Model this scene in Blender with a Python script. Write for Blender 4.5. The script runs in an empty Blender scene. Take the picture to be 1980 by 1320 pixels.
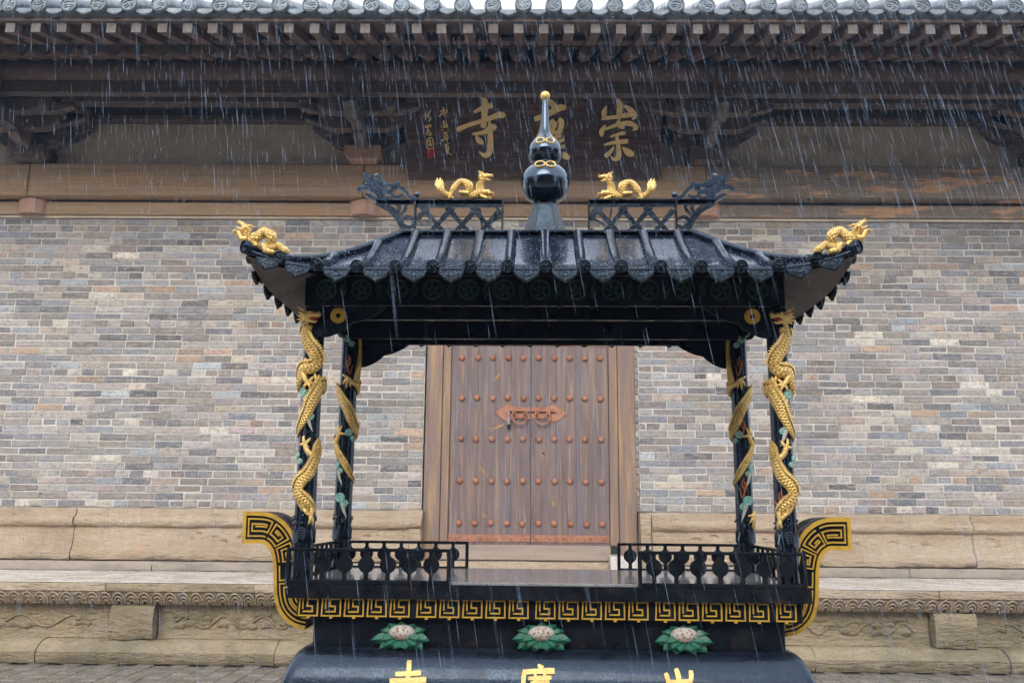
import bpy, bmesh, math, random
from mathutils import Vector, Matrix, noise
random.seed(7)
R = math.radians
SC = bpy.context.scene
COL = SC.collection

# ------------------------------------------------------------------ camera
FPX = 1700.0
CAM = Vector((0.0, 0.0, 1.30))
PITCH, YAW, ROLL = R(10.9), R(0.73), 0.0087
Fv = Vector((-math.sin(YAW) * math.cos(PITCH), math.cos(YAW) * math.cos(PITCH), math.sin(PITCH)))
R0 = Fv.cross(Vector((0, 0, 1))).normalized()
U0 = R0.cross(Fv)
Rv = R0 * math.cos(ROLL) + U0 * math.sin(ROLL)
Uv = U0 * math.cos(ROLL) - R0 * math.sin(ROLL)
cd = bpy.data.cameras.new('camera')
cam = bpy.data.objects.new('camera', cd)
COL.objects.link(cam)
mw = Matrix((Rv, Uv, -Fv)).transposed().to_4x4()
mw.translation = CAM
cam.matrix_world = mw
cd.sensor_width = 36
cd.lens = 36 * FPX / 1980
cd.clip_start, cd.clip_end = 0.05, 500
cd.dof.use_dof = True
cd.dof.focus_distance = 4.6
cd.dof.aperture_fstop = 7.0
SC.camera = cam

# ------------------------------------------------------------------ light
w = bpy.data.worlds.new('World')
SC.world = w
w.use_nodes = True
nt = w.node_tree
nt.nodes.clear()
sky = nt.nodes.new('ShaderNodeTexSky')
sky.sky_type = 'NISHITA'
sky.sun_disc = False
SUN_EL, SUN_ROT = R(26), R(190)
sky.sun_elevation = SUN_EL
sky.sun_rotation = SUN_ROT
sky.air_density = 1.0
sky.dust_density = 4.0
hs = nt.nodes.new('ShaderNodeHueSaturation')
hs.inputs['Saturation'].default_value = 0.5
bg = nt.nodes.new('ShaderNodeBackground')
bg.inputs['Strength'].default_value = 0.15
wo = nt.nodes.new('ShaderNodeOutputWorld')
nt.links.new(sky.outputs[0], hs.inputs['Color'])
cloud = nt.nodes.new('ShaderNodeMix')          # even rain cloud over the clear-sky gradient
cloud.data_type = 'RGBA'
cloud.inputs[0].default_value = 0.65
cloud.inputs[7].default_value = (7.6, 7.9, 8.5, 1)
nt.links.new(hs.outputs[0], cloud.inputs[6])
nt.links.new(cloud.outputs[2], bg.inputs[0])
nt.links.new(bg.outputs[0], wo.inputs[0])
sd = bpy.data.lights.new('sun', 'SUN')
sd.energy = 1.5
sd.angle = R(50)
sd.color = (1.0, 0.91, 0.80)
sun = bpy.data.objects.new('sun', sd)
COL.objects.link(sun)
sdir = Vector((math.sin(SUN_ROT) * math.cos(SUN_EL), math.cos(SUN_ROT) * math.cos(SUN_EL), math.sin(SUN_EL)))
sun.rotation_euler = sdir.to_track_quat('Z', 'Y').to_euler()
SC.view_settings.view_transform = 'Standard'
SC.view_settings.look = 'None'
SC.view_settings.exposure = 1.0
SC.view_settings.gamma = 1.0
SC.cycles.use_denoising = True
SC.cycles.max_bounces = 6
SC.cycles.diffuse_bounces = 4
SC.cycles.glossy_bounces = 3
SC.cycles.transparent_max_bounces = 24
SC.cycles.caustics_reflective = False
SC.cycles.caustics_refractive = False

# ------------------------------------------------------------------ measuring helpers
def ray(u, v):
    return Fv + Rv * ((u - 990) / FPX) - Uv * ((v - 660) / FPX)
def P(u, v, Y):
    d = ray(u, v)
    return CAM + d * ((Y - CAM.y) / d.y)
def Zt(v, Y, u=1050):
    return P(u, v, Y).z
def Xt(u, Y, v=800):
    return P(u, v, Y).x

# ------------------------------------------------------------------ materials
def mk(name, base, rough=0.6, metal=0.0, layers=(), bumps=(), rvar=None, attr=False, coat=0.0, ior=1.5, spec=0.5, tintc=None):
    """layers: (scale3, detail, colour, low, high[, amount]) mixed over the base; bumps: (kind, scale3, strength, distance)."""
    m = bpy.data.materials.new(name)
    m.use_nodes = True
    n = m.node_tree
    N, Lk = n.nodes, n.links.new
    b = N['Principled BSDF']
    b.inputs['Roughness'].default_value = rough
    b.inputs['Metallic'].default_value = metal
    b.inputs['IOR'].default_value = ior
    b.inputs['Specular IOR Level'].default_value = spec
    if tintc:
        b.inputs['Specular Tint'].default_value = (*tintc, 1)  # blue tints put the bluish sky reflection into the material colour
    if coat:
        b.inputs['Coat Tint'].default_value = (*(tintc or (1, 1, 1)), 1)
        b.inputs['Coat Weight'].default_value = coat
        b.inputs['Coat Roughness'].default_value = 0.08
    geo = N.new('ShaderNodeNewGeometry')
    def vec(scale):
        mp = N.new('ShaderNodeMapping')
        mp.inputs['Scale'].default_value = scale if hasattr(scale, '__len__') else (scale,) * 3
        Lk(geo.outputs['Position'], mp.inputs['Vector'])
        return mp.outputs[0]
    def noi(scale, detail=4, dist=0.0, rgh=0.6):
        t = N.new('ShaderNodeTexNoise')
        t.inputs['Scale'].default_value = 1.0
        t.inputs['Detail'].default_value = detail
        t.inputs['Roughness'].default_value = rgh
        t.inputs['Distortion'].default_value = dist
        Lk(vec(scale), t.inputs['Vector'])
        return t.outputs['Fac']
    if attr:
        a = N.new('ShaderNodeAttribute')
        a.attribute_name = 'tint'
        col = a.outputs['Color']
    else:
        rg = N.new('ShaderNodeRGB')
        rg.outputs[0].default_value = (*base, 1)
        col = rg.outputs[0]
    for ly in layers:
        sc, det, c, lo, hi = ly[:5]
        amt = ly[5] if len(ly) > 5 else 1.0
        f = noi(sc, det)
        mr = N.new('ShaderNodeMapRange')
        mr.inputs['From Min'].default_value = lo
        mr.inputs['From Max'].default_value = hi
        mr.inputs['To Max'].default_value = amt
        Lk(f, mr.inputs['Value'])
        mx = N.new('ShaderNodeMix')
        mx.data_type = 'RGBA'
        Lk(mr.outputs[0], mx.inputs[0])
        Lk(col, mx.inputs[6])
        mx.inputs[7].default_value = (*c, 1)
        col = mx.outputs[2]
    Lk(col, b.inputs['Base Color'])
    if rvar:
        sc, r0, r1, lo, hi = rvar
        f = noi(sc, 5)
        mr = N.new('ShaderNodeMapRange')
        mr.inputs['From Min'].default_value = lo
        mr.inputs['From Max'].default_value = hi
        mr.inputs['To Min'].default_value = r0
        mr.inputs['To Max'].default_value = r1
        Lk(f, mr.inputs['Value'])
        Lk(mr.outputs[0], b.inputs['Roughness'])
    prev = None
    for kind, sc, st, dist in bumps:
        bp = N.new('ShaderNodeBump')
        bp.inputs['Strength'].default_value = st
        bp.inputs['Distance'].default_value = dist
        if kind == 'noise':
            h = noi(sc, 6)
        elif kind == 'drops':
            t = N.new('ShaderNodeTexVoronoi')
            t.inputs['Scale'].default_value = 1.0
            Lk(vec(sc), t.inputs['Vector'])
            mr = N.new('ShaderNodeMapRange')
            mr.interpolation_type = 'SMOOTHSTEP'
            mr.inputs['From Min'].default_value = 0.42
            mr.inputs['From Max'].default_value = 0.1
            Lk(t.outputs['Distance'], mr.inputs['Value'])
            h = mr.outputs[0]
        elif kind == 'scales':
            uv = N.new('ShaderNodeUVMap')
            uv.uv_map = 'UVMap'
            mp = N.new('ShaderNodeMapping')
            mp.inputs['Scale'].default_value = sc if hasattr(sc, '__len__') else (sc,) * 3
            mp.inputs['Rotation'].default_value = (0, 0, R(45))
            Lk(uv.outputs[0], mp.inputs['Vector'])
            t = N.new('ShaderNodeTexVoronoi')
            t.inputs['Scale'].default_value = 1.0
            t.inputs['Randomness'].default_value = 0.12
            Lk(mp.outputs[0], t.inputs['Vector'])
            inv = N.new('ShaderNodeMath')
            inv.operation = 'SUBTRACT'
            inv.inputs[0].default_value = 1.0
            Lk(t.outputs['Distance'], inv.inputs[1])
            h = inv.outputs[0]
            # darker brown between the scales
            dk = N.new('ShaderNodeMix')
            dk.data_type = 'RGBA'
            mr = N.new('ShaderNodeMapRange')
            mr.inputs['From Min'].default_value = 0.42
            mr.inputs['From Max'].default_value = 0.7
            Lk(t.outputs['Distance'], mr.inputs['Value'])
            Lk(mr.outputs[0], dk.inputs[0])
            Lk(col, dk.inputs[6])
            dk.inputs[7].default_value = (0.16, 0.08, 0.01, 1)
            Lk(dk.outputs[2], b.inputs['Base Color'])
        elif kind == 'wave':
            t = N.new('ShaderNodeTexWave')
            t.bands_direction = 'Z'
            t.inputs['Scale'].default_value = sc
            t.inputs['Distortion'].default_value = 6
            t.inputs['Detail'].default_value = 3
            Lk(geo.outputs['Position'], t.inputs['Vector'])
            h = t.outputs['Fac']
        Lk(h, bp.inputs['Height'])
        if prev:
            Lk(prev, bp.inputs['Normal'])
        prev = bp.outputs[0]
    if prev:
        Lk(prev, b.inputs['Normal'])
    return m

M = {}
M['brick'] = mk('brick', (0.3, 0.28, 0.27), 0.8, attr=True,
    layers=[((9, 5, 30), 4, (0.40, 0.33, 0.27), 0.48, 0.64, 0.6), ((13, 5, 22), 4, (0.15, 0.165, 0.20), 0.51, 0.64, 0.55),
            ((40, 20, 60), 5, (0.58, 0.55, 0.50), 0.54, 0.70, 0.6), ((0.9, 1, 1.2), 5, (0.17, 0.155, 0.14), 0.50, 0.68, 0.45), ((25, 9, 40), 5, (0.09, 0.09, 0.10), 0.58, 0.68, 0.6), ((150, 60, 150), 2, (0.07, 0.07, 0.08), 0.60, 0.72, 0.5)],
    bumps=[('noise', (60, 60, 60), 0.9, 0.014)], rvar=((20, 10, 20), 0.4, 0.85, 0.35, 0.65))
M['mortar'] = mk('mortar', (0.52, 0.505, 0.475), 0.9, layers=[((6, 3, 6), 4, (0.40, 0.38, 0.35), 0.48, 0.66, 0.8), ((70, 30, 70), 3, (0.72, 0.70, 0.66), 0.5, 0.7, 0.6)],
    bumps=[('noise', 90, 0.6, 0.006)])
M['sandstone'] = mk('sandstone', (0.47, 0.375, 0.27), 0.75,
    layers=[((5, 3, 0.9), 5, (0.27, 0.21, 0.15), 0.56, 0.72, 0.5), ((14, 14, 20), 5, (0.56, 0.50, 0.42), 0.52, 0.66, 0.6), ((0.9, 2, 3), 5, (0.34, 0.245, 0.155), 0.42, 0.66, 0.8), ((2.5, 3, 9), 5, (0.47, 0.40, 0.30), 0.5, 0.7, 0.7),
            ((1.3, 1, 2.2), 4, (0.44, 0.25, 0.17), 0.62, 0.75, 0.5), ((60, 60, 110), 4, (0.22, 0.16, 0.10), 0.58, 0.75, 0.5)],
    bumps=[('noise', (7, 7, 28), 1.0, 0.045), ('noise', 60, 0.8, 0.012)], rvar=((3, 3, 3), 0.4, 0.8, 0.4, 0.6))
M['mossy_stone'] = mk('mossy_stone', (0.38, 0.305, 0.195), 0.8,
    layers=[((5, 3, 0.9), 5, (0.17, 0.14, 0.09), 0.54, 0.70, 0.6), ((14, 14, 20), 5, (0.44, 0.38, 0.29), 0.52, 0.66, 0.6), ((1.4, 2, 3.5), 5, (0.20, 0.17, 0.10), 0.42, 0.64, 0.85), ((3, 3, 8), 5, (0.40, 0.34, 0.24), 0.52, 0.7, 0.7),
            ((70, 70, 110), 4, (0.12, 0.10, 0.06), 0.56, 0.72, 0.5)],
    bumps=[('noise', (8, 8, 30), 1.0, 0.045), ('noise', 60, 0.8, 0.012)], rvar=((3, 3, 3), 0.45, 0.85, 0.4, 0.6))
M['foot_grey'] = mk('foot_grey', (0.33, 0.285, 0.24), 0.7, layers=[((4, 4, 14), 5, (0.22, 0.19, 0.16), 0.45, 0.65, 0.8)], bumps=[('noise', 40, 0.7, 0.01)])
M['wet_ledge'] = mk('wet_ledge', (0.70, 0.67, 0.63), 0.22, layers=[((2, 3, 4), 4, (0.47, 0.42, 0.36), 0.45, 0.65, 0.7)],
    bumps=[('noise', (6, 6, 6), 0.25, 0.02)], rvar=((5, 5, 5), 0.1, 0.4, 0.4, 0.6))
M['pale_stone'] = mk('pale_stone', (0.55, 0.53, 0.49), 0.7, layers=[((14, 14, 14), 5, (0.40, 0.36, 0.30), 0.5, 0.7, 0.7)], bumps=[('noise', 40, 0.6, 0.01)])
M['paving'] = mk('paving', (0.25, 0.225, 0.195), 0.35, layers=[((6, 6, 6), 5, (0.15, 0.135, 0.12), 0.42, 0.62, 0.8), ((40, 40, 40), 4, (0.26, 0.24, 0.21), 0.56, 0.72, 0.6)],
    bumps=[('noise', 25, 0.5, 0.01)], rvar=((7, 7, 7), 0.12, 0.55, 0.4, 0.6))
M['beam_wood'] = mk('beam_wood', (0.38, 0.265, 0.165), 0.7,
    layers=[((0.5, 3, 16), 6, (0.25, 0.17, 0.11), 0.42, 0.68, 0.8), ((0.35, 2, 5), 5, (0.30, 0.25, 0.20), 0.50, 0.64, 0.7),
            ((2.2, 5, 70), 5, (0.13, 0.085, 0.055), 0.56, 0.70, 0.6), ((0.8, 3, 7), 6, (0.46, 0.26, 0.13), 0.56, 0.64, 0.6)],
    bumps=[('noise', (2, 10, 90), 0.6, 0.01)])
M['worn_beam'] = mk('worn_beam', (0.19, 0.155, 0.125), 0.7,
    layers=[((0.5, 3, 20), 6, (0.28, 0.225, 0.175), 0.45, 0.66, 0.7), ((1.6, 3, 9), 7, (0.50, 0.29, 0.16), 0.53, 0.585, 0.9),
            ((2.2, 5, 70), 5, (0.06, 0.045, 0.035), 0.56, 0.70, 0.7)],
    bumps=[('noise', (2, 10, 90), 0.6, 0.01)])
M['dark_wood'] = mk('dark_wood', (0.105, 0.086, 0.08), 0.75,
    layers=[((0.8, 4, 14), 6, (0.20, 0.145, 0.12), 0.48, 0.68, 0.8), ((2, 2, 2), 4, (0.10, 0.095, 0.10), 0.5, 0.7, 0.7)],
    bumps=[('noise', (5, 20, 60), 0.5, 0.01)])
M['red_wood'] = mk('red_wood', (0.14, 0.088, 0.076), 0.7,
    layers=[((14, 2, 14), 5, (0.11, 0.088, 0.082), 0.40, 0.58, 0.9), ((5, 2, 8), 5, (0.25, 0.15, 0.12), 0.56, 0.7, 0.7)], bumps=[('noise', (60, 8, 60), 0.5, 0.008)])
M['end_grain'] = mk('end_grain', (0.145, 0.138, 0.132), 0.8, layers=[((5, 5, 5), 3, (0.10, 0.09, 0.09), 0.45, 0.6, 0.8), ((30, 30, 30), 5, (0.10, 0.08, 0.07), 0.45, 0.62, 0.7)], bumps=[('noise', 80, 0.5, 0.006)])
M['column_wood'] = mk('column_wood', (0.46, 0.28, 0.21), 0.7, layers=[((16, 4, 2.5), 5, (0.30, 0.20, 0.14), 0.42, 0.62, 0.9), ((50, 6, 3), 4, (0.47, 0.32, 0.24), 0.55, 0.7, 0.6)], bumps=[('noise', (60, 60, 5), 0.4, 0.006)])
M['plaster'] = mk('plaster', (0.60, 0.52, 0.41), 0.9, layers=[((1.5, 1, 4), 5, (0.34, 0.285, 0.215), 0.45, 0.66, 0.8), ((90, 9, 90), 3, (0.60, 0.52, 0.42), 0.56, 0.72, 0.6)], bumps=[('noise', 60, 0.6, 0.01)])
M['board_wood'] = mk('board_wood', (0.062, 0.036, 0.030), 0.6, layers=[((2.2, 4, 18), 7, (0.20, 0.105, 0.07), 0.53, 0.66, 0.75), ((4, 5, 70), 5, (0.015, 0.012, 0.014), 0.55, 0.7, 0.8)],
    bumps=[('noise', (5, 20, 90), 0.7, 0.012)])
M['door_wood'] = mk('door_wood', (0.145, 0.108, 0.108), 0.55,
    layers=[((22, 4, 0.9), 6, (0.27, 0.18, 0.13), 0.48, 0.66, 0.85), ((9, 3, 0.5), 5, (0.15, 0.135, 0.16), 0.48, 0.66, 0.8),
            ((75, 9, 1.4), 4, (0.45, 0.34, 0.26), 0.58, 0.72, 0.8), ((80, 9, 2.0), 4, (0.055, 0.04, 0.04), 0.56, 0.70, 0.85)],
    bumps=[('noise', (90, 20, 3), 0.5, 0.006)], rvar=((14, 4, 1.5), 0.35, 0.65, 0.4, 0.6))
M['post_wood'] = mk('post_wood', (0.23, 0.155, 0.115), 0.6,
    layers=[((16, 6, 0.8), 6, (0.36, 0.235, 0.12), 0.50, 0.62, 0.85), ((7, 3, 0.6), 5, (0.17, 0.125, 0.125), 0.50, 0.64, 0.8),
            ((70, 9, 1.4), 4, (0.09, 0.06, 0.045), 0.58, 0.72, 0.75)],
    bumps=[('noise', (90, 20, 3), 0.5, 0.006)])
M['sill_wood'] = mk('sill_wood', (0.34, 0.27, 0.22), 0.6, layers=[((1.0, 4, 18), 6, (0.24, 0.19, 0.165), 0.45, 0.66, 0.85), ((3, 5, 70), 4, (0.15, 0.11, 0.09), 0.58, 0.72, 0.6)], bumps=[('noise', (3, 12, 90), 0.5, 0.006)])
M['rust'] = mk('rust', (0.38, 0.175, 0.105), 0.6, metal=0.1, layers=[((18, 10, 18), 5, (0.25, 0.10, 0.06), 0.42, 0.6, 0.85), ((60, 20, 60), 4, (0.48, 0.26, 0.17), 0.55, 0.7, 0.6)], bumps=[('noise', 120, 0.5, 0.003)])
M['ochre'] = mk('ochre', (0.36, 0.20, 0.08), 0.7, layers=[((60, 10, 60), 4, (0.3, 0.14, 0.06), 0.45, 0.65, 0.7)])
M['steel'] = mk('steel', (0.42, 0.45, 0.5), 0.3, metal=0.8)
M['tile'] = mk('tile', (0.13, 0.15, 0.175), 0.3, tintc=(0.6, 0.8, 1.0), layers=[((12, 12, 12), 5, (0.25, 0.26, 0.27), 0.5, 0.7, 0.8), ((60, 60, 60), 4, (0.07, 0.075, 0.08), 0.55, 0.7, 0.6)],
    bumps=[('noise', 70, 0.4, 0.006)], rvar=((8, 8, 8), 0.2, 0.5, 0.4, 0.6))
M['lacquer'] = mk('lacquer', (0.004, 0.005, 0.008), 0.12, spec=0.5, tintc=(0.50, 0.72, 1.0),
    layers=[((18, 18, 18), 5, (0.012, 0.014, 0.020), 0.52, 0.72, 0.9)], bumps=[('drops', 170, 0.25, 0.002), ('noise', (40, 40, 40), 0.35, 0.004)], rvar=((14, 14, 14), 0.06, 0.28, 0.42, 0.6))
M['wet_shoulder'] = mk('wet_shoulder', (0.008, 0.010, 0.015), 0.22, spec=0.6, coat=0.25, tintc=(0.50, 0.72, 1.0), layers=[((10, 10, 10), 5, (0.02, 0.022, 0.03), 0.5, 0.7, 0.9)], bumps=[('drops', 150, 0.3, 0.002), ('noise', (40, 40, 40), 0.4, 0.004)], rvar=((9, 9, 9), 0.2, 0.42, 0.42, 0.6))
M['wet_roof'] = mk('wet_roof', (0.012, 0.014, 0.020), 0.15, coat=0.5, tintc=(0.48, 0.72, 1.0),
    layers=[((25, 25, 25), 5, (0.035, 0.037, 0.045), 0.52, 0.7, 0.9)], bumps=[('drops', 110, 0.9, 0.006), ('noise', (30, 30, 30), 0.5, 0.006)], rvar=((20, 20, 20), 0.05, 0.25, 0.4, 0.6))
M['glossy_black'] = mk('glossy_black', (0.005, 0.006, 0.010), 0.05, ior=1.7, spec=0.6, coat=0.6, tintc=(0.6, 0.8, 1.0), bumps=[('noise', (18, 18, 8), 0.25, 0.006), ('drops', 150, 0.12, 0.001)])
M['flat_black'] = mk('flat_black', (0.006, 0.0065, 0.009), 0.35, spec=0.25, tintc=(0.50, 0.72, 1.0), layers=[((16, 16, 16), 6, (0.05, 0.028, 0.018), 0.60, 0.70, 0.6), ((9, 9, 9), 5, (0.018, 0.018, 0.02), 0.5, 0.7, 0.8), ((120, 120, 120), 3, (0.10, 0.11, 0.13), 0.66, 0.76, 0.6)],
    bumps=[('noise', 90, 0.5, 0.003)], rvar=((14, 14, 14), 0.25, 0.6, 0.4, 0.6))
M['soffit'] = mk('soffit', (0.16, 0.14, 0.13), 0.7, layers=[((8, 8, 8), 5, (0.085, 0.073, 0.068), 0.45, 0.65, 0.8), ((60, 60, 60), 4, (0.24, 0.21, 0.20), 0.58, 0.72, 0.5)], bumps=[('noise', 60, 0.6, 0.005)])
M['dark_green'] = mk('dark_green', (0.012, 0.045, 0.030), 0.45, layers=[((30, 30, 30), 4, (0.02, 0.02, 0.02), 0.5, 0.65, 0.7)], bumps=[('noise', 120, 0.5, 0.002)])
M['gold'] = mk('gold', (0.88, 0.62, 0.22), 0.34, metal=0.45, layers=[((30, 30, 30), 4, (0.62, 0.36, 0.09), 0.5, 0.7, 0.7)], bumps=[('noise', 160, 0.7, 0.004)])
M['gold_scales'] = mk('gold_scales', (0.82, 0.56, 0.18), 0.38, metal=0.4, layers=[((30, 30, 30), 4, (0.45, 0.25, 0.05), 0.5, 0.7, 0.7)], bumps=[('scales', (1, 1, 1), 0.9, 0.006)])
M['gold_paint'] = mk('gold_paint', (0.62, 0.38, 0.045), 0.45, metal=0.1, layers=[((35, 35, 35), 5, (0.38, 0.22, 0.04), 0.5, 0.68, 0.8)], bumps=[('noise', 140, 0.5, 0.002)])
M['sign_gold'] = mk('sign_gold', (0.95, 0.70, 0.30), 0.5, layers=[((20, 20, 20), 4, (0.80, 0.56, 0.22), 0.45, 0.65, 0.7)])
M['granite'] = mk('granite', (0.33, 0.33, 0.34), 0.12, layers=[((260, 260, 260), 3, (0.10, 0.10, 0.11), 0.52, 0.60, 0.9), ((200, 200, 200), 3, (0.55, 0.55, 0.55), 0.58, 0.66, 0.8)],
    bumps=[('noise', (7, 7, 7), 0.06, 0.01)], rvar=((6, 6, 6), 0.03, 0.16, 0.4, 0.6))
M['petal_green'] = mk('petal_green', (0.015, 0.13, 0.075), 0.35, layers=[((35, 35, 35), 4, (0.05, 0.09, 0.06), 0.5, 0.68, 0.8)], bumps=[('noise', 120, 0.4, 0.002)])
M['seed_white'] = mk('seed_white', (0.50, 0.47, 0.42), 0.5, layers=[((90, 90, 90), 4, (0.32, 0.20, 0.11), 0.50, 0.62, 0.85)], bumps=[('noise', 160, 0.5, 0.002)])
M['turquoise'] = mk('turquoise', (0.07, 0.42, 0.36), 0.35, layers=[((60, 60, 60), 4, (0.25, 0.55, 0.48), 0.5, 0.65, 0.8)])
M['cloud_edge'] = mk('cloud_edge', (0.55, 0.55, 0.48), 0.4, layers=[((60, 60, 60), 4, (0.30, 0.40, 0.34), 0.5, 0.65, 0.7)])
M['flame'] = mk('flame', (0.40, 0.12, 0.03), 0.4, metal=0.1)
M['seal_red'] = mk('seal_red', (0.42, 0.035, 0.045), 0.6, layers=[((120, 20, 120), 3, (0.2, 0.02, 0.03), 0.5, 0.6, 0.8)])
M['mouth_red'] = mk('mouth_red', (0.35, 0.03, 0.02), 0.5)

def rain_material():
    m = bpy.data.materials.new('rain_water')
    m.use_nodes = True
    n = m.node_tree
    N = n.nodes
    N.clear()
    out = N.new('ShaderNodeOutputMaterial')
    mix = N.new('ShaderNodeMixShader')
    tr = N.new('ShaderNodeBsdfTransparent')
    ad = N.new('ShaderNodeMixShader')
    tl = N.new('ShaderNodeBsdfTranslucent')
    df = N.new('ShaderNodeBsdfDiffuse')
    for s in (tl, df):
        s.inputs['Color'].default_value = (0.52, 0.72, 1.0, 1)
    ad.inputs[0].default_value = 0.5
    n.links.new(df.outputs[0], ad.inputs[1])
    n.links.new(tl.outputs[0], ad.inputs[2])
    mix.inputs[0].default_value = 0.30
    n.links.new(tr.outputs[0], mix.inputs[1])
    n.links.new(ad.outputs[0], mix.inputs[2])
    n.links.new(mix.outputs[0], out.inputs['Surface'])
    return m
M['rain'] = rain_material()
M['splash'] = mk('splash', (0.75, 0.82, 0.9), 0.2)

# ------------------------------------------------------------------ mesh builder
def ident(x, y, z):
    return (x, y, z)
def smooth_path(pts, sub=4):
    """Catmull-Rom through points of any dimension."""
    if len(pts) < 3 or sub < 2:
        return [tuple(p) for p in pts]
    q = [tuple(2 * a - b for a, b in zip(pts[0], pts[1]))] + [tuple(p) for p in pts] + [tuple(2 * a - b for a, b in zip(pts[-1], pts[-2]))]
    out = []
    for i in range(1, len(q) - 2):
        for k in range(sub):
            t = k / sub
            out.append(tuple(0.5 * (2 * b + (c - a) * t + (2 * a - 5 * b + 4 * c - d) * t * t + (3 * b - a - 3 * c + d) * t ** 3)
                             for a, b, c, d in zip(q[i - 1], q[i], q[i + 1], q[i + 2])))
    out.append(tuple(q[-2]))
    return out

class MB:
    def __init__(self, T=ident):
        self.v, self.f, self.uv, self.T, self.tint = [], [], {}, T, None
    def add(self, vs, fs, uvs=None):
        b = len(self.v)
        self.v += [tuple(self.T(*p)) for p in vs]
        for i, f in enumerate(fs):
            if uvs:
                self.uv[len(self.f)] = uvs[i]
            self.f.append([b + k for k in f])
    def box(self, x0, x1, y0, y1, z0, z1):
        vs = [(x, y, z) for z in (z0, z1) for y in (y0, y1) for x in (x0, x1)]
        self.add(vs, [(0, 2, 3, 1), (4, 5, 7, 6), (0, 1, 5, 4), (2, 6, 7, 3), (0, 4, 6, 2), (1, 3, 7, 5)])
    def prism(self, poly, y0, y1, f=None):
        """polygon in (x, z) extruded from y0 to y1 (or through f(a, b, d))."""
        f = f or (lambda a, b, d: (a, d, b))
        ar = sum(poly[i][0] * poly[(i + 1) % len(poly)][1] - poly[(i + 1) % len(poly)][0] * poly[i][1] for i in range(len(poly)))
        if ar < 0:
            poly = poly[::-1]
        n = len(poly)
        vs = [f(a, b, y0) for a, b in poly] + [f(a, b, y1) for a, b in poly]
        fs = [list(range(n)), list(range(2 * n - 1, n - 1, -1))] + [(i, i + n, (i + 1) % n + n, (i + 1) % n) for i in range(n)]
        self.add(vs, fs)
    def ribbon(self, pts, wd, y0, y1, f=None, close=False, sub=1):
        """flat bar of width wd (or per-point widths) along a 2D path, extruded y0..y1."""
        if not hasattr(wd, '__len__'):
            wd = [wd] * len(pts)
        if sub > 1:
            q = smooth_path([(p[0], p[1], x) for p, x in zip(pts, wd)], sub)
            pts, wd = [(a, b) for a, b, c in q], [c for a, b, c in q]
        f = f or (lambda a, b, d: (a, d, b))
        n = len(pts)
        Lp, Rp = [], []
        for i in range(n):
            a = pts[(i - 1) % n] if (close or i > 0) else pts[i]
            b = pts[(i + 1) % n] if (close or i < n - 1) else pts[i]
            d1 = Vector((pts[i][0] - a[0], pts[i][1] - a[1]))
            d2 = Vector((b[0] - pts[i][0], b[1] - pts[i][1]))
            if d1.length < 1e-9: d1 = d2
            if d2.length < 1e-9: d2 = d1
            d1.normalize(); d2.normalize()
            t = d1 + d2
            if t.length < 1e-6: t = d1
            t.normalize()
            nx, ny = -t.y, t.x
            c = max(0.45, abs(t.dot(d1)))
            h = wd[i] / 2 / c
            Lp.append((pts[i][0] + nx * h, pts[i][1] + ny * h))
            Rp.append((pts[i][0] - nx * h, pts[i][1] - ny * h))
        vs = []
        for i in range(n):
            vs += [f(*Lp[i], y0), f(*Rp[i], y0), f(*Rp[i], y1), f(*Lp[i], y1)]
        fs = []
        m = n if close else n - 1
        for i in range(m):
            a, b = 4 * i, 4 * ((i + 1) % n)
            for k in range(4):
                k2 = (k + 1) % 4
                fs.append((a + k, a + k2, b + k2, b + k))
        if not close:
            fs += [(3, 2, 1, 0), tuple(4 * (n - 1) + k for k in range(4))]
        self.add(vs, fs)
    def tube(self, pts, rad, n=8, flat=None, caps=True, uvs=None, fix=None):
        """rad: number or list. fix: reference normal for flattening; flat: scale along it."""
        pts = [Vector(p) for p in pts]
        m = len(pts)
        if not hasattr(rad, '__len__'):
            rad = [rad] * m
        up = None
        vs, arc = [], [0.0]
        for i in range(m):
            t = (pts[min(i + 1, m - 1)] - pts[max(i - 1, 0)])
            if t.length < 1e-9: t = Vector((0, 0, 1))
            t.normalize()
            if fix is not None:
                r = fix[i] if isinstance(fix, list) else fix
                a = Vector(r)
            else:
                a = up if up is not None else (Vector((0, 0, 1)) if abs(t.z) < 0.9 else Vector((1, 0, 0)))
            a = (a - t * a.dot(t))
            if a.length < 1e-6: a = t.orthogonal()
            a.normalize()
            up = a
            b = t.cross(a)
            if i: arc.append(arc[-1] + (pts[i] - pts[i - 1]).length)
            for k in range(n):
                an = 2 * math.pi * k / n
                vs.append(tuple(pts[i] + a * (math.cos(an) * rad[i] * (flat or 1)) + b * (math.sin(an) * rad[i])))
        fs, us = [], []
        for i in range(m - 1):
            for k in range(n):
                k2 = (k + 1) % n
                fs.append((i * n + k, i * n + k2, (i + 1) * n + k2, (i + 1) * n + k))
                if uvs:
                    us.append([(k * uvs[0], arc[i] * uvs[1]), ((k + 1) * uvs[0], arc[i] * uvs[1]), ((k + 1) * uvs[0], arc[i + 1] * uvs[1]), (k * uvs[0], arc[i + 1] * uvs[1])])
        if caps:
            fs += [tuple(range(n - 1, -1, -1)), tuple(range((m - 1) * n, m * n))]
            if uvs:
                us += [[(0, 0)] * n, [(0, 0)] * n]
        self.add(vs, fs, us if uvs else None)
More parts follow.
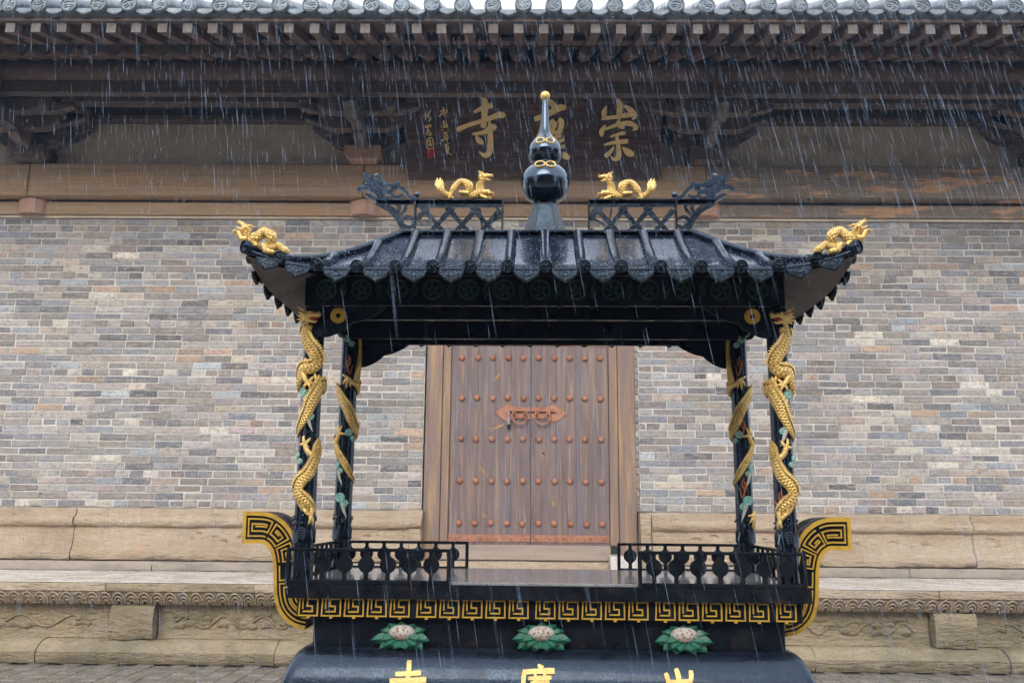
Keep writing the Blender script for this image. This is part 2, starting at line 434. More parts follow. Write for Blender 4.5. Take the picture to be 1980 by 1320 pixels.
    def lathe(self, prof, c=(0, 0, 0), n=24, axis='z'):
        """prof: (radius, height) from bottom to top."""
        vs = []
        for r, h in prof:
            for k in range(n):
                a = 2 * math.pi * k / n
                if axis == 'z':
                    vs.append((c[0] + r * math.cos(a), c[1] + r * math.sin(a), c[2] + h))
                else:   # points towards -y
                    vs.append((c[0] + r * math.cos(a), c[1] - h, c[2] + r * math.sin(a)))
        fs = []
        for i in range(len(prof) - 1):
            for k in range(n):
                k2 = (k + 1) % n
                fs.append((i * n + k, i * n + k2, (i + 1) * n + k2, (i + 1) * n + k))
        fs += [tuple(range(n - 1, -1, -1)), tuple(range((len(prof) - 1) * n, len(prof) * n))]
        self.add(vs, fs)
    def ball(self, c, r, n=10, m=7):
        if not hasattr(r, '__len__'): r = (r, r, r)
        vs = [(c[0], c[1], c[2] - r[2])]
        for i in range(1, m):
            p = math.pi * i / m
            for k in range(n):
                a = 2 * math.pi * k / n
                vs.append((c[0] + r[0] * math.sin(p) * math.cos(a), c[1] + r[1] * math.sin(p) * math.sin(a), c[2] - r[2] * math.cos(p)))
        vs.append((c[0], c[1], c[2] + r[2]))
        fs = [(0, 1 + (k + 1) % n, 1 + k) for k in range(n)]
        for i in range(m - 2):
            for k in range(n):
                a, b = 1 + i * n, 1 + (i + 1) * n
                fs.append((a + k, a + (k + 1) % n, b + (k + 1) % n, b + k))
        t = len(vs) - 1
        a = 1 + (m - 2) * n
        fs += [(a + k, a + (k + 1) % n, t) for k in range(n)]
        self.add(vs, fs)
    def ring(self, c, r, tr, n=20, k=6, plane='xz', sq=1.0):
        pts = []
        for i in range(n + 1):
            a = 2 * math.pi * i / n
            if plane == 'xz': pts.append((c[0] + r * math.cos(a), c[1], c[2] + r * sq * math.sin(a)))
            elif plane == 'yz': pts.append((c[0], c[1] + r * math.cos(a), c[2] + r * sq * math.sin(a)))
            else: pts.append((c[0] + r * math.cos(a), c[1] + r * math.sin(a), c[2]))
        self.tube(pts, tr, k, caps=False)
    def mesh(self, name, smooth=None, bevel=0, seg=1):
        me = bpy.data.meshes.new(name)
        me.from_pydata(self.v, [], self.f)
        if self.uv:
            ul = me.uv_layers.new(name='UVMap')
            for p in me.polygons:
                u = self.uv.get(p.index)
                if u:
                    for j, li in enumerate(p.loop_indices):
                        ul.data[li].uv = u[j]
        if bevel:
            bm = bmesh.new()
            bm.from_mesh(me)
            bmesh.ops.bevel(bm, geom=[e for e in bm.edges], offset=bevel, segments=seg, affect='EDGES', clamp_overlap=True)
            bm.to_mesh(me)
            bm.free()
        if self.tint is not None:
            at = me.attributes.new('tint', 'FLOAT_COLOR', 'FACE')
            flat = []
            for i in range(len(me.polygons)):
                flat += [*self.tint[i if i < len(self.tint) else -1], 1.0]
            at.data.foreach_set('color', flat)
        if smooth:
            me.shade_smooth()
            me.set_sharp_from_angle(angle=R(smooth))
        me.update()
        return me
    def build(self, name, mat, parent=None, smooth=None, bevel=0, seg=1, loc=None):
        me = self.mesh(name, smooth, bevel, seg)
        me.materials.append(M[mat] if isinstance(mat, str) else mat)
        return link(name, me, parent, loc)

def link(name, me, parent=None, loc=None, rot=None):
    o = bpy.data.objects.new(name, me)
    COL.objects.link(o)
    if parent: o.parent = parent
    if loc is not None: o.location = loc
    if rot is not None: o.rotation_euler = rot
    return o
def empty(name, loc, label, cat, parent=None, rotz=0):
    o = bpy.data.objects.new(name, None)
    o.empty_display_size = 0.1
    COL.objects.link(o)
    o.location = loc
    o.rotation_euler = (0, 0, rotz)
    if label: o['label'] = label
    if cat: o['category'] = cat
    if parent: o.parent = parent
    return o
def sweep_x(prof, x0, x1, step=0.06, amp=0.006, seed=0, skew=0.0, fr=3.0):
    """closed (y, z) outline swept along x with weathering noise; returns MB."""
    mb = MB()
    n = len(prof)
    k = max(2, int((x1 - x0) / step))
    vs = []
    for i in range(k + 1):
        x = x0 + (x1 - x0) * i / k
        for j, (y, z) in enumerate(prof):
            nz = noise.noise(Vector((x * fr + seed, y * 7, z * 9))) * amp + noise.noise(Vector((x * 13 + seed, y * 20, z * 25))) * amp * 0.5
            xx = x
            if i in (0, k):
                xx += noise.noise(Vector((seed * 3.1 + i, z * 8, y * 5))) * 0.012 * (1 if i == 0 else -1)
            vs.append((xx, y + nz, z + nz * 0.7))
    fs = []
    for i in range(k):
        for j in range(n):
            j2 = (j + 1) % n
            fs.append((i * n + j, i * n + j2, (i + 1) * n + j2, (i + 1) * n + j))
    fs += [tuple(range(n - 1, -1, -1)), tuple(k * n + j for j in range(n))]
    mb.add(vs, fs)
    return mb
exec_order = []

# ------------------------------------------------------------------ ground
YW = 9.6                       # face of the brick wall
gm = MB()
gm.add([(-60, -60, -0.012), (60, -60, -0.012), (60, 60, -0.012), (-60, 60, -0.012)], [(0, 1, 2, 3)])
ground = gm.build('courtyard_ground', 'paving')
ground['kind'] = 'structure'
ground['label'] = 'wet grey paved courtyard in front of the hall'
pav = [MB() for _ in range(6)]
for k, b in enumerate(pav):
    r = random.Random(k)
    b.box(-0.072, 0.072, -0.147, 0.147, -0.05, r.uniform(-0.001, 0.001))
pav = [b.mesh('paving_stone', bevel=0.005) for b in pav]
for me in pav: me.materials.append(M['paving'])
cnt = 0
for row in range(4):
    for i in range(-37, 38):
        x = i * 0.152 + 0.02
        y = 7.50 - row * 0.304 + (0.15 if i % 2 else 0)
        link('paving_stone', pav[(i * 7 + row * 3) % 6], ground, (x, y, random.uniform(-0.002, 0.003)), (random.uniform(-.004, .004), random.uniform(-.006, .006), 0))
        cnt += 1

# ------------------------------------------------------------------ stone terrace
LEDGE = Zt(1135, 7.80)
terrace = empty('stone_terrace', (0, 7.7, 0), 'low carved sandstone terrace with a petal moulding under the brick hall', 'terrace')
TL = -7.7                       # children are written in world numbers, shifted to the terrace's base
def tb(mb, name, mat, smooth=40, parent=None, **k):
    o = mb.build(name, mat, parent or terrace, smooth=smooth, **k)
    if parent is None: o.location = (0, TL, 0)
    return o
def us(us_, Y, v): return [Xt(u, Y, v) for u in us_]
XE = 8.0
z1150, z1172, z1240, z1285 = Zt(1151, 7.8), Zt(1176, 7.84), Zt(1242, 7.95), Zt(1290, 7.75)
# base moulding
base_prof = [(7.98, 0.0), (7.78, 0.0), (7.755, 0.03), (7.75, 0.10), (7.765, z1240 * 0.62), (7.80, z1240 * 0.80), (7.87, z1240 * 0.97), (7.93, z1240), (7.98, z1240)]
cuts = [-XE] + us([-420, 70, 532, 1575], 7.78, 1270) + us([1950], 7.78, 1270) + [XE]
for i in range(len(cuts) - 1):
    tb(sweep_x(base_prof, cuts[i] + 0.006, cuts[i + 1] - 0.006, seed=i * 5 + 1, amp=0.008), 'base_stone', 'mossy_stone')
# recessed panels, square blocks and reliefs
pc = us([-330, -240, 217, 302, 1800, 1882, 2330, 2420], 7.92, 1210)
cuts = [(-XE, pc[0]), (pc[1], pc[2]), (pc[3], Xt(640, 7.92, 1210)), (Xt(645, 7.92), Xt(1500, 7.92)), (Xt(1505, 7.92, 1210), pc[4]), (pc[5], pc[6]), (pc[7], XE)]
pan_prof = [(8.2, z1240 + .003), (7.95, z1240 + .003), (7.955, z1240 + 0.02), (7.96, (z1240 + z1172) / 2), (7.95, z1172), (8.2, z1172)]
panels = []
for i, (a, b) in enumerate(cuts):
    panels.append((a, b, tb(sweep_x(pan_prof, a + 0.005, b - 0.005, seed=i * 3 + 40, amp=0.006), 'recessed_panel', 'mossy_stone')))
for i in (0, 2, 4, 6):
    blk = [(8.1, z1240 + .004), (7.86, z1240 + .004), (7.845, z1240 + 0.04), (7.84, (z1240 + z1172) / 2), (7.85, z1172 - 0.03), (7.875, z1172 - .004), (8.1, z1172 - .004)]
    tb(sweep_x(blk, pc[i] + 0.004, pc[i + 1] - 0.004, seed=70 + i, amp=0.016, step=0.03, fr=6), 'square_block', 'mossy_stone')
def curl(mb, cx, cz, s, y, rr, flip=1):
    pts = []
    for k in range(18):
        a = k / 17 * 3.6
        r = s * (1 - k / 24)
        pts.append((cx + flip * r * math.cos(a) * 1.5, y, cz + r * math.sin(a) * 0.8))
    mb.tube(pts, [rr * (0.5 + math.sin(math.pi * k / 17)) for k in range(18)], 5)
for (a, b, po) in panels[1:6]:
    if b - a < 0.5 or (a < 0 < b and b - a > 3): continue
    rl = MB()
    rr = random.Random(int(a * 10))
    for k in range(16):
        cx = a + (b - a) * (0.12 + 0.76 * rr.random())
        curl(rl, cx, (z1240 + z1172) / 2 + rr.uniform(-.07, .06), rr.uniform(.025, .065), 7.953, rr.uniform(.010, .018), rr.choice((-1, 1)))
    wv = [(a + (b - a) * (0.1 + 0.8 * k / 30), 7.954, (z1240 + z1172) / 2 + 0.05 * math.sin(k * 0.75)) for k in range(31)]
    rl.tube(wv, 0.014, 6)
    ro = rl.build('carved_relief', 'mossy_stone', po, smooth=60)
# cornice with a fillet and a band of petals
corn = [(8.4, z1172 + .003), (7.93, z1172 + .003), (7.872, z1172 + 0.015), (7.835, (z1172 + z1150) / 2), (7.815, z1150 - 0.006), (7.80, z1150), (7.795, z1150 + 0.005), (7.795, LEDGE - 0.006), (7.80, LEDGE), (8.4, LEDGE)]
ccut = [-XE] + us([-560, -180, 203, 491, 700, 1160, 1560, 1815, 2200], 7.8, 1140) + [XE]
for i in range(len(ccut) - 1):
    tb(sweep_x(corn, ccut[i] + 0.003, ccut[i + 1] - 0.003, seed=i * 9 + 100, amp=0.004, step=0.08), 'cornice_stone', 'sandstone' if i % 3 else 'mossy_stone')
pm = MB()
hz = z1150 - z1172
def petal_pt(a, b, d):          # a across, b 0..1 from the top down the ovolo
    y = 7.805 + 0.055 * (b ** 1.5)
    return (a, y - d, z1150 - 0.008 - b * (hz - 0.012))
for s, wd in ((1.0, 0.010), (0.66, 0.009), (0.36, 0.009)):
    arc = [(0.055 * s * math.cos(math.pi * k / 10), 1.0 - (0.98 * s) * (math.sin(math.pi * k / 10) ** 0.8 if 0 < k < 10 else 0)) for k in range(11)]
    pts = [petal_pt(a, b, 0.004) for a, b in arc]
    pm.tube(pts, 0.0065, 5)
pme = pm.mesh('petal', smooth=60)
pme.materials.append(M['sandstone'])
npet = 116
for i in range(npet):
    o = link('petal', pme, terrace, (-6.4 + i * 0.1125, TL, 0))
# ledge paving
lcut = us([-700, -250, 130, 480, 840, 1240, 1700, 2100], 8.6, 1115)
lcut = [-XE] + lcut + [XE]
for i in range(len(lcut) - 1):
    b = MB()
    b.box(lcut[i] + .003, lcut[i + 1] - .003, 8.404, 9.62, LEDGE - 0.12, LEDGE + random.uniform(-.003, .0))
    tb(b, 'ledge_slab', 'wet_ledge', smooth=None, bevel=0.006)
c = MB(); c.box(-XE, XE, 8.25, 10.3, -0.05, LEDGE - 0.13); tb(c, 'rubble_core', 'mossy_stone', smooth=None)
# thin wet sheet over the cornice tops
c = MB(); c.box(-XE, XE, 7.812, 8.45, LEDGE + .005, LEDGE + .012); tb(c, 'ledge_top', 'wet_ledge', smooth=None)

# ------------------------------------------------------------------ the hall
hall = empty('temple_hall', (0, YW, LEDGE), 'old brick temple hall with a wooden door and deep tiled eaves', 'temple hall')
HL = Vector((0, -YW, -LEDGE))
def hb(mb, name, mat, parent=None, smooth=None, **k):
    o = mb.build(name, mat, parent or hall, smooth=smooth, **k)
    if parent is None: o.location = HL
    return o
zb0, zw0, zw1 = LEDGE, Zt(987, YW), Zt(427, YW)
DL, DR = Xt(818, YW, 860), Xt(1236, YW, 860)
DTOP = Zt(618, YW)
# thin grey foot course, dado stones
z1105, z1090, z1022 = LEDGE, Zt(1091, 9.45), Zt(1024, 9.42)
foot = [(9.9, LEDGE + .002), (9.37, LEDGE + .002), (9.36, LEDGE + .03), (9.37, z1090 - 0.003), (9.9, z1090 - 0.003)]
fc = [-XE] + us([-300, 296, 806], 9.4, 1095)
for i in range(3):
    hb(sweep_x(foot, fc[i] + .003, fc[i + 1] - .003, seed=i + 200, amp=.006), 'foot_stone', 'foot_grey', smooth=40)
fc = us([1262, 1755, 2250], 9.4, 1095) + [XE]
for i in range(3):
    hb(sweep_x(foot, fc[i] + .003, fc[i + 1] - .003, seed=i + 210, amp=.006), 'foot_stone', 'foot_grey', smooth=40)
zr = z1022
dado = [(9.9, z1090), (9.50, z1090), (9.455, z1090 + .012), (9.44, z1090 + .06), (9.455, z1090 + .12), (9.475, z1090 + .135), (9.50, zr - .02), (9.505, zr - .006),
        (9.47, zr + .004), (9.445, zr + .03), (9.445, zr + .07), (9.47, zr + .10), (9.49, zr + .105), (9.50, zw0 - .03), (9.54, zw0 - .006), (9.9, zw0 - .006)]
dc = [-XE] + us([-420, 137, 815], 9.45, 1050)
q = MB(); q.box(-XE, DL - .02, 9.53, 9.7, LEDGE + .01, zw0 - .01); q.box(DR + .04, XE, 9.53, 9.7, LEDGE + .01, zw0 - .01); hb(q, 'dado_backing', 'pale_stone')
dadoL = []
for i in range(3):
    dadoL.append(hb(sweep_x(dado, dc[i] + .006, dc[i + 1] - .005, seed=i * 7 + 300, amp=.013, step=.05), 'dado_stone', 'sandstone', smooth=50))
dc2 = us([1262, 1885, 2400], 9.45, 1050) + [XE]
for i in range(3):
    dadoL.append(hb(sweep_x(dado, dc2[i] + .005, dc2[i + 1] - .006, seed=i * 7 + 330, amp=.013, step=.05), 'dado_stone', 'sandstone', smooth=50))
for (a, b, po) in ((dc[1], dc[2] - 2.0, dadoL[1]), (dc[2] + 1.0, dc[2] + 3.3, dadoL[2]), (dc2[0] + .1, dc2[1] - .3, dadoL[3]), (dc2[1], dc2[2], dadoL[4])):
    rl = MB(); rr = random.Random(int(a * 37))
    for k in range(14):
        curl(rl, rr.uniform(min(a, b) + .1, max(a, b) - .1), (z1090 + .14 + zr) / 2 + rr.uniform(-.06, .06), rr.uniform(.02, .055), 9.492, rr.uniform(.008, .014), rr.choice((-1, 1)))
    rl.build('carved_relief', 'sandstone', po, smooth=60)
# jamb stones and pale block beside the door
for a, b, v0, v1, mt in ((790, 812, 1024, 1104, 'sandstone'), (1240, 1260, 989, 1104, 'sandstone'), (1180, 1238, 1074, 1104, 'pale_stone')):
    Yf = 9.46 if mt == 'sandstone' else 9.34
    hb(sweep_x([(9.9, LEDGE + .004), (Yf, LEDGE + .004), (Yf - .005, (LEDGE + Zt(v0, Yf)) / 2), (Yf, Zt(v0, Yf)), (9.9, Zt(v0, Yf))], Xt(a, Yf, 1070), Xt(b, Yf, 1070), seed=a, amp=.006, step=.04), 'jamb_stone', mt, smooth=40)

# brick wall
wl = MB()
wl.box(-XE, DL, YW + .003, YW + .5, zw0, zw1)
wl.box(DR, XE, YW + .003, YW + .5, zw0, zw1)
wl.box(DL, DR, YW + .003, YW + .5, DTOP + .2, zw1)
wall = hb(wl, 'brick_wall', 'mortar')
wall['label'] = 'weathered wall of grey, blue and tan bricks with pale mortar joints'
nrow = int(round((zw1 - zw0) / 0.0785))
ch = (zw1 - zw0) / nrow
PAL = [((.31, .295, .285), 22), ((.26, .262, .27), 14), ((.22, .24, .275), 10), ((.14, .145, .16), 8), ((.37, .345, .32), 15), ((.43, .365, .30), 8),
       ((.56, .52, .45), 8), ((.41, .29, .205), 4), ((.36, .305, .29), 8), ((.27, .24, .21), 9), ((.34, .375, .41), 5)]
pal = [(c[0] * .97, c[1] * .98, c[2] * 1.01) for c, n_ in PAL for _ in range(n_)]
def brick_geo(mb, x0, x1, z0, z1, y, rnd):
    j = lambda s=.005: rnd.uniform(-s, s)
    bv = rnd.uniform(.004, .012)
    o = [(x0 + j(), y + .03, z0 + j(.003)), (x1 + j(), y + .03, z0 + j(.003)), (x1 + j(), y + .03, z1 + j(.003)), (x0 + j(), y + .03, z1 + j(.003))]
    m_ = [(a, y + bv * .8, c_) for a, _, c_ in o]
    cx, cz = (x0 + x1) / 2, (z0 + z1) / 2
    fr = [(a + (bv if a < cx else -bv) + j(.002), y + j(.0015), c_ + (bv if c_ < cz else -bv) + j(.0015)) for a, _, c_ in o]
    fs = [(8, 9, 10, 11)]
    for k in range(4):
        k2 = (k + 1) % 4
        fs += [(4 + k, 4 + k2, 8 + k2, 8 + k), (k, k2, 4 + k2, 4 + k)]
    mb.add(o + m_ + fr, fs)
    return len(fs)
def px(p):
    d = Vector(p) - CAM
    z = d.dot(Fv)
    return 990 + FPX * d.dot(Rv) / z, 660 - FPX * d.dot(Uv) / z
bricks = []
rb = random.Random(11)
for r in range(nrow):
    z0, z1 = zw0 + r * ch + .0036, zw0 + (r + 1) * ch - .0036
    header = (r == 0) or (r % 7 == 4)
    spans = [(-6.6, 6.6)] if z0 > DTOP + .2 - .02 else [(-6.6, DL), (DR, 6.6)]
    for a, b in spans:
        x = a if a > 0 else None
        right_to_left = (b == DL)
        L0 = 0.310
        pos = 0.0
        first = True
        while pos < b - a - 0.02:
            Ln = (0.152 if header else (L0 if rb.random() > .07 else rb.choice((.155, .22, .26)))) * rb.uniform(.97, 1.03)
            if first:
                Ln = Ln * ((.5 if r % 2 else 1) if not right_to_left or True else 1)
                first = False
            Ln = min(Ln, b - a - pos)
            if b - a - pos - Ln < .06: Ln = b - a - pos
            x0, x1 = (b - pos - Ln, b - pos) if right_to_left else (a + pos, a + pos + Ln)
            pos += Ln
            c_ = rb.choice(pal)
            k = rb.choice((rb.uniform(.55, .85), rb.uniform(.85, 1.15), rb.uniform(.95, 1.4)))
            col = tuple(min(.8, v * k * rb.uniform(.97, 1.03)) for v in c_)
            bricks.append((x0 + .0032, x1 - .0032, z0, z1, YW - rb.uniform(0, .006), col))
def seen(b):
    u, v = px(((b[0] + b[1]) / 2, YW, (b[2] + b[3]) / 2))
    if not (12 < u < 1968): return False
    if 575 < u < 1540 and 440 < v < 660: return False
    if 470 < u < 1650 and 470 < v < 560: return False
    if (565 < u < 720 or 1395 < u < 1560): return False
    if 690 < u < 1430 and v < 450: return False
    return True
order = sorted(range(len(bricks)), key=lambda i: -(bricks[i][1] - bricks[i][0]) * (bricks[i][3] - bricks[i][2]) * (1 + .1 * rb.random()) * (1 if seen(bricks[i]) else 0))
single = set(order[:298])
rest = MB(); rest.tint = []
for i, b in enumerate(bricks):
    if i in single:
        cx, cz = (b[0] + b[1]) / 2, (b[2] + b[3]) / 2
        mb = MB()
        n_ = brick_geo(mb, b[0] - cx, b[1] - cx, b[2] - cz, b[3] - cz, 0, rb)
        mb.tint = [b[5]] * n_
        mb.build('brick', 'brick', wall, loc=(cx, b[4], cz))
    else:
        n_ = brick_geo(rest, *b[:5], rb)
        rest.tint += [b[5]] * n_
ro = rest.build('remaining_bricks', 'brick', wall)
ro['kind'] = 'stuff'

# door
door = empty('door', Vector((0, 0, 0)), None, None, hall)
door.location = HL
YD = YW + 0.06
dz0, dz1 = Zt(1053, YD, 1027), Zt(662, YD, 1027)
dxl, dxm, dxr = Xt(870, YD, 860), Xt(1026.5, YD, 860), Xt(1177, YD, 860)
def dpart(mb, name, mat, parent=None, **k):
    return mb.build(name, mat, parent or door, **k)
leafs = []
for (a, b, cuts_) in ((dxl, dxm - .003, [923, 988]), (dxm + .003, dxr, [1075, 1114])):
    xs = [a] + [Xt(c_, YD, 860) for c_ in cuts_] + [b]
    lf = MB(); lf.box(a + .01, b - .01, YD + .03, YD + .06, dz0, dz1)
    leaf = dpart(lf, 'door_leaf', 'door_wood')
    leafs.append(leaf)
    for i in range(3):
        pl = MB(); pl.box(xs[i] + .0006, xs[i + 1] - .0006, YD + .001 * i, YD + .028, dz0, dz1)
        pl.build('plank', 'door_wood', leaf, bevel=.0015)
    st = MB(); st.box(a + .002, b - .002, YD - .008, YD - .003, dz0 + .03, dz0 + .105)
    s_ = st.build('iron_strip', 'rust', leaf)
    st = MB()
    for k in range(6):
        st.lathe([(.014, 0), (.012, .005), (.006, .009)], (a + (b - a) * (.07 + .172 * k), YD - .008, dz0 + .067), 8, 'y')
    st.build('strip_rivets', 'rust', leaf, smooth=60)
    st = MB(); st.box(a + .002, b - .002, YD - .008, YD - .003, dz1 - .04, dz1)
    st.build('iron_strip', 'rust', leaf)
sm = MB()
sm.lathe([(.036, 0), (.036, .004), (.033, .014), (.026, .024), (.015, .031), (.004, .034)], (0, 0, 0), 14, 'y')
sme = sm.mesh('door_stud', smooth=60); sme.materials.append(M['rust'])
for j, v in enumerate((692, 770, 849, 930, 1012)):
    zz = Zt(v, YD, 1027)
    for i in range(10):
        xx = dxl + .117 + i * (dxr - dxl - .20) / 9
        link('door_stud', sme, leafs[0 if i < 5 else 1], (xx + random.uniform(-.004, .004), YD - .002, zz + random.uniform(-.004, .004)))
# scraps of torn paper left on the planks
for (u0, v0, u1, v1, wd) in ((926, 900, 943, 921, 3), (954, 829, 974, 820, 5), (945, 826, 951, 833, 3), (956, 735, 967, 722, 4), (1050, 883, 1050, 872, 4), (1068, 968, 1070, 978, 5), (862, 760, 864, 772, 5), (1049, 875, 1054, 878, 4), (932, 993, 940, 999, 4), (895, 706, 895, 740, 2), (893, 800, 893, 806, 4)):
    s_ = MB()
    a, b = P(u0, v0, YD), P(u1, v1, YD)
    s_.ribbon([(a.x, a.z), ((a.x + b.x) / 2 + .004, (a.z + b.z) / 2), (b.x, b.z)], [wd * .0035, wd * .0065, wd * .004], YD - .003, YD - .0012)
    s_.build('paper_scrap', 'ochre', leafs[0 if u0 < 1026 else 1])
# lock plate, bolt, staples and ring pulls
def dz(v): return Zt(v, YD, 1027)
def dx(u): return Xt(u, YD, 800)
LP = door
lpz = dz(797)
half = [(0, -.09), (0, .09), (.16, .085), (.19, .10), (.235, .135), (.285, .125), (.315, .085), (.36, .06), (.40, .0), (.36, -.05), (.31, -.10), (.27, -.135), (.20, -.12), (.17, -.085)]
for s, leaf in ((-1, leafs[0]), (1, leafs[1])):
    p_ = MB()
    p_.prism([(dxm + s * (.003 + a * .97), lpz - .01 + b * .72) for a, b in half], YD - .010, YD - .004)
    p_.build('lock_plate', 'rust', leaf, bevel=.002)
    p_ = MB()
    for a in (.05, .20):
        p_.box(dxm + s * a - .012, dxm + s * a + .012, YD - .045, YD - .010, lpz - .04, lpz + .035)
    p_.build('staple', 'rust', leaf, bevel=.006)
    p_ = MB()
    cx, cz = dxm + s * .125, lpz - .055
    pts = [(cx + .083 * math.sin(a), YD - .045 - .004, cz - .083 * math.cos(a) * .95) for a in [R(-140 + 280 * k / 24) for k in range(25)]]
    pts = [(cx - .035, YD - .05, cz + .0)] + pts + [(cx + .035, YD - .05, cz + .0)]
    p_.tube(pts, .0085, 8)
    for e in (-.03, .03): p_.ball((cx + e, YD - .052, cz - .0), .013, 8, 6)
    p_.build('ring_pull', 'rust', leaf, smooth=60)
p_ = MB(); p_.tube([(dx(982), YD - .032, lpz + .015), (dx(1075), YD - .032, lpz + .012)], .0105, 10)
p_.build('sliding_bolt', 'rust', leafs[0], smooth=60)
lock = empty('padlock', P(984, 799, YD - .032), 'small steel padlock hanging from the left end of the door bolt', 'padlock')
l = MB(); l.box(-.014, .014, -.02, .012, -.125, -.03); l.build('lock_body', 'steel', lock, bevel=.005)
l = MB(); l.box(-.017, .017, -.023, .015, -.165, -.123); l.build('rubber_end', 'flat_black', lock, bevel=.006)
l = MB(); l.tube([(-.0, -.018, -.04), (-.0, -.024, .0), (-.0, -.012, .024), (0, .008, .024), (0, .012, -.0), (0, .008, -.04)], .005, 8); l.build('shackle', 'steel', lock, smooth=60)
# posts and sills
for (a, b, v) in ((821, 853, 'a'), (853, 869, 'b'), (1178.5, 1196, 'b'), (1196, 1230, 'a')):
    q = MB()
    yo = .0 if v == 'a' else .02
    q.box(Xt(a, YW, 860) + .002, Xt(b, YW, 860) - .002, YW + .005 + yo, YW + .2, Zt(1084 if v == 'a' else 1054, YW), dz1 + .25)
    q.build('door_post', 'post_wood', door, bevel=.006)
q = MB(); q.box(Xt(869, YW, 1050) + .002, Xt(1178, YW, 1050) + .01, YW + .024, YW + .3, dz1 + .004, dz1 + .25); q.build('lintel', 'post_wood', door, bevel=.005)
q = MB(); q.box(Xt(852, YW) + .006, Xt(1177, YW), YW - .045, YW + .12, Zt(1083, YW - .045), Zt(1054, YW - .045)); q.build('threshold', 'sill_wood', door, bevel=.006)
q = sweep_x([(9.9, LEDGE + .006), (9.47, LEDGE + .006), (9.468, LEDGE + .06), (9.475, Zt(1086, 9.5)), (9.9, Zt(1086, 9.5))], Xt(815, 9.5, 1095), Xt(1178, 9.5, 1095), seed=5, amp=.006)
q.build('door_step', 'sandstone', door, smooth=40)
# brick returns beside the posts
for s, X in ((-1, DL), (1, DR)):
    q = MB(); q.tint = []
    for r in range(int((DTOP + .1 - zw0) / ch)):
        z0, z1 = zw0 + r * ch + .0036, zw0 + (r + 1) * ch - .0036
        xa, xb = (X - .04, X - .002) if s > 0 else (X + .002, X + .016)
        if s > 0:
            q.box(xa, xb + .0, YW + .03 + (r % 2) * .004, YW + .3, z0, z1)
            q.tint += [random.choice(pal)] * 6
    if q.v: q.build('door_return', 'brick', door)

# ------------------------------------------------------------------ timber above the wall
CX = [Xt(u, 9.3, 400) for u in (-640, 38, 697, 1372, 2040, 2700)]
zc0, zc1 = zw1 + .0, Zt(377, 9.45)
strip = MB(); strip.box(-XE, XE, YW - .03, YW + .5, zw1 + .002, Zt(421, YW - .03)); hb(strip, 'wall_plate', 'plaster')
zpl = Zt(421, YW - .03) + .002
for x in CX:
    q = MB(); q.lathe([(.205, 0), (.205, (zc1 - zpl) * .7), (.195, (zc1 - zpl) * .9), (.18, zc1 - zpl)], (x, YW + .06, zpl), 24)
    hb(q, 'column_head', 'column_wood', smooth=50)
zlo = Zt(391, 9.5)
zu0, zu1 = Zt(381, 9.40), Zt(319, 9.40)
for i in range(5):
    mt = 'worn_beam' if i >= 3 else 'beam_wood'
    q = MB(); q.box(CX[i] + .16, CX[i + 1] - .16, 9.54, 9.8, zpl + .002, zlo); hb(q, 'lower_tie_beam', mt, bevel=.008)
    q = MB(); q.box(CX[i] + .003, CX[i + 1] - .003, 9.40, 9.72, zu0, zu1); hb(q, 'upper_tie_beam', mt, bevel=.012)
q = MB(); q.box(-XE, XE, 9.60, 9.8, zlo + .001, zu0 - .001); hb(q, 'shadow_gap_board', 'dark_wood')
zp1 = Zt(244, 9.55)
for i in range(5):
    q = MB(); q.box(CX[i] + .1, CX[i + 1] - .1, 9.58, 9.75, zu1 + .002, zp1 + .02); hb(q, 'plaster_panel', 'plaster')
# stepped beams up to the eave purlin
zr_end0 = Zt(93, 7.85)
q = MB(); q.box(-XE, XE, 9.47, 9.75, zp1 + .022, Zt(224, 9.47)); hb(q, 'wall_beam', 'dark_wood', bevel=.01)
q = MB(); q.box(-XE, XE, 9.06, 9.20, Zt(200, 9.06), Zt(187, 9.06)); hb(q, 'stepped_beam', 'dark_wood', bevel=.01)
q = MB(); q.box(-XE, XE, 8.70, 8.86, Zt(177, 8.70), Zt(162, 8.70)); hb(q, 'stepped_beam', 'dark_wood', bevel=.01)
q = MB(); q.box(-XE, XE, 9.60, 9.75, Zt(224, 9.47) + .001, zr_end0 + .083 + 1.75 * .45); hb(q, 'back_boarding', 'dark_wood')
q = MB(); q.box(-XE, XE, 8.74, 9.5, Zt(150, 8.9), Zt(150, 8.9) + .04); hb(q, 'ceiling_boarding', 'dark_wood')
zpur = Zt(136, 8.60)
q = MB(); q.tube([(-XE, 8.66, zpur), (XE, 8.66, zpur)], .125, 16); hb(q, 'eave_purlin', 'red_wood', smooth=60)
q = MB(); q.box(-XE, XE, 8.62, 8.72, zpur - .26, zpur - .12); hb(q, 'purlin_fillet', 'dark_wood', bevel=.01)

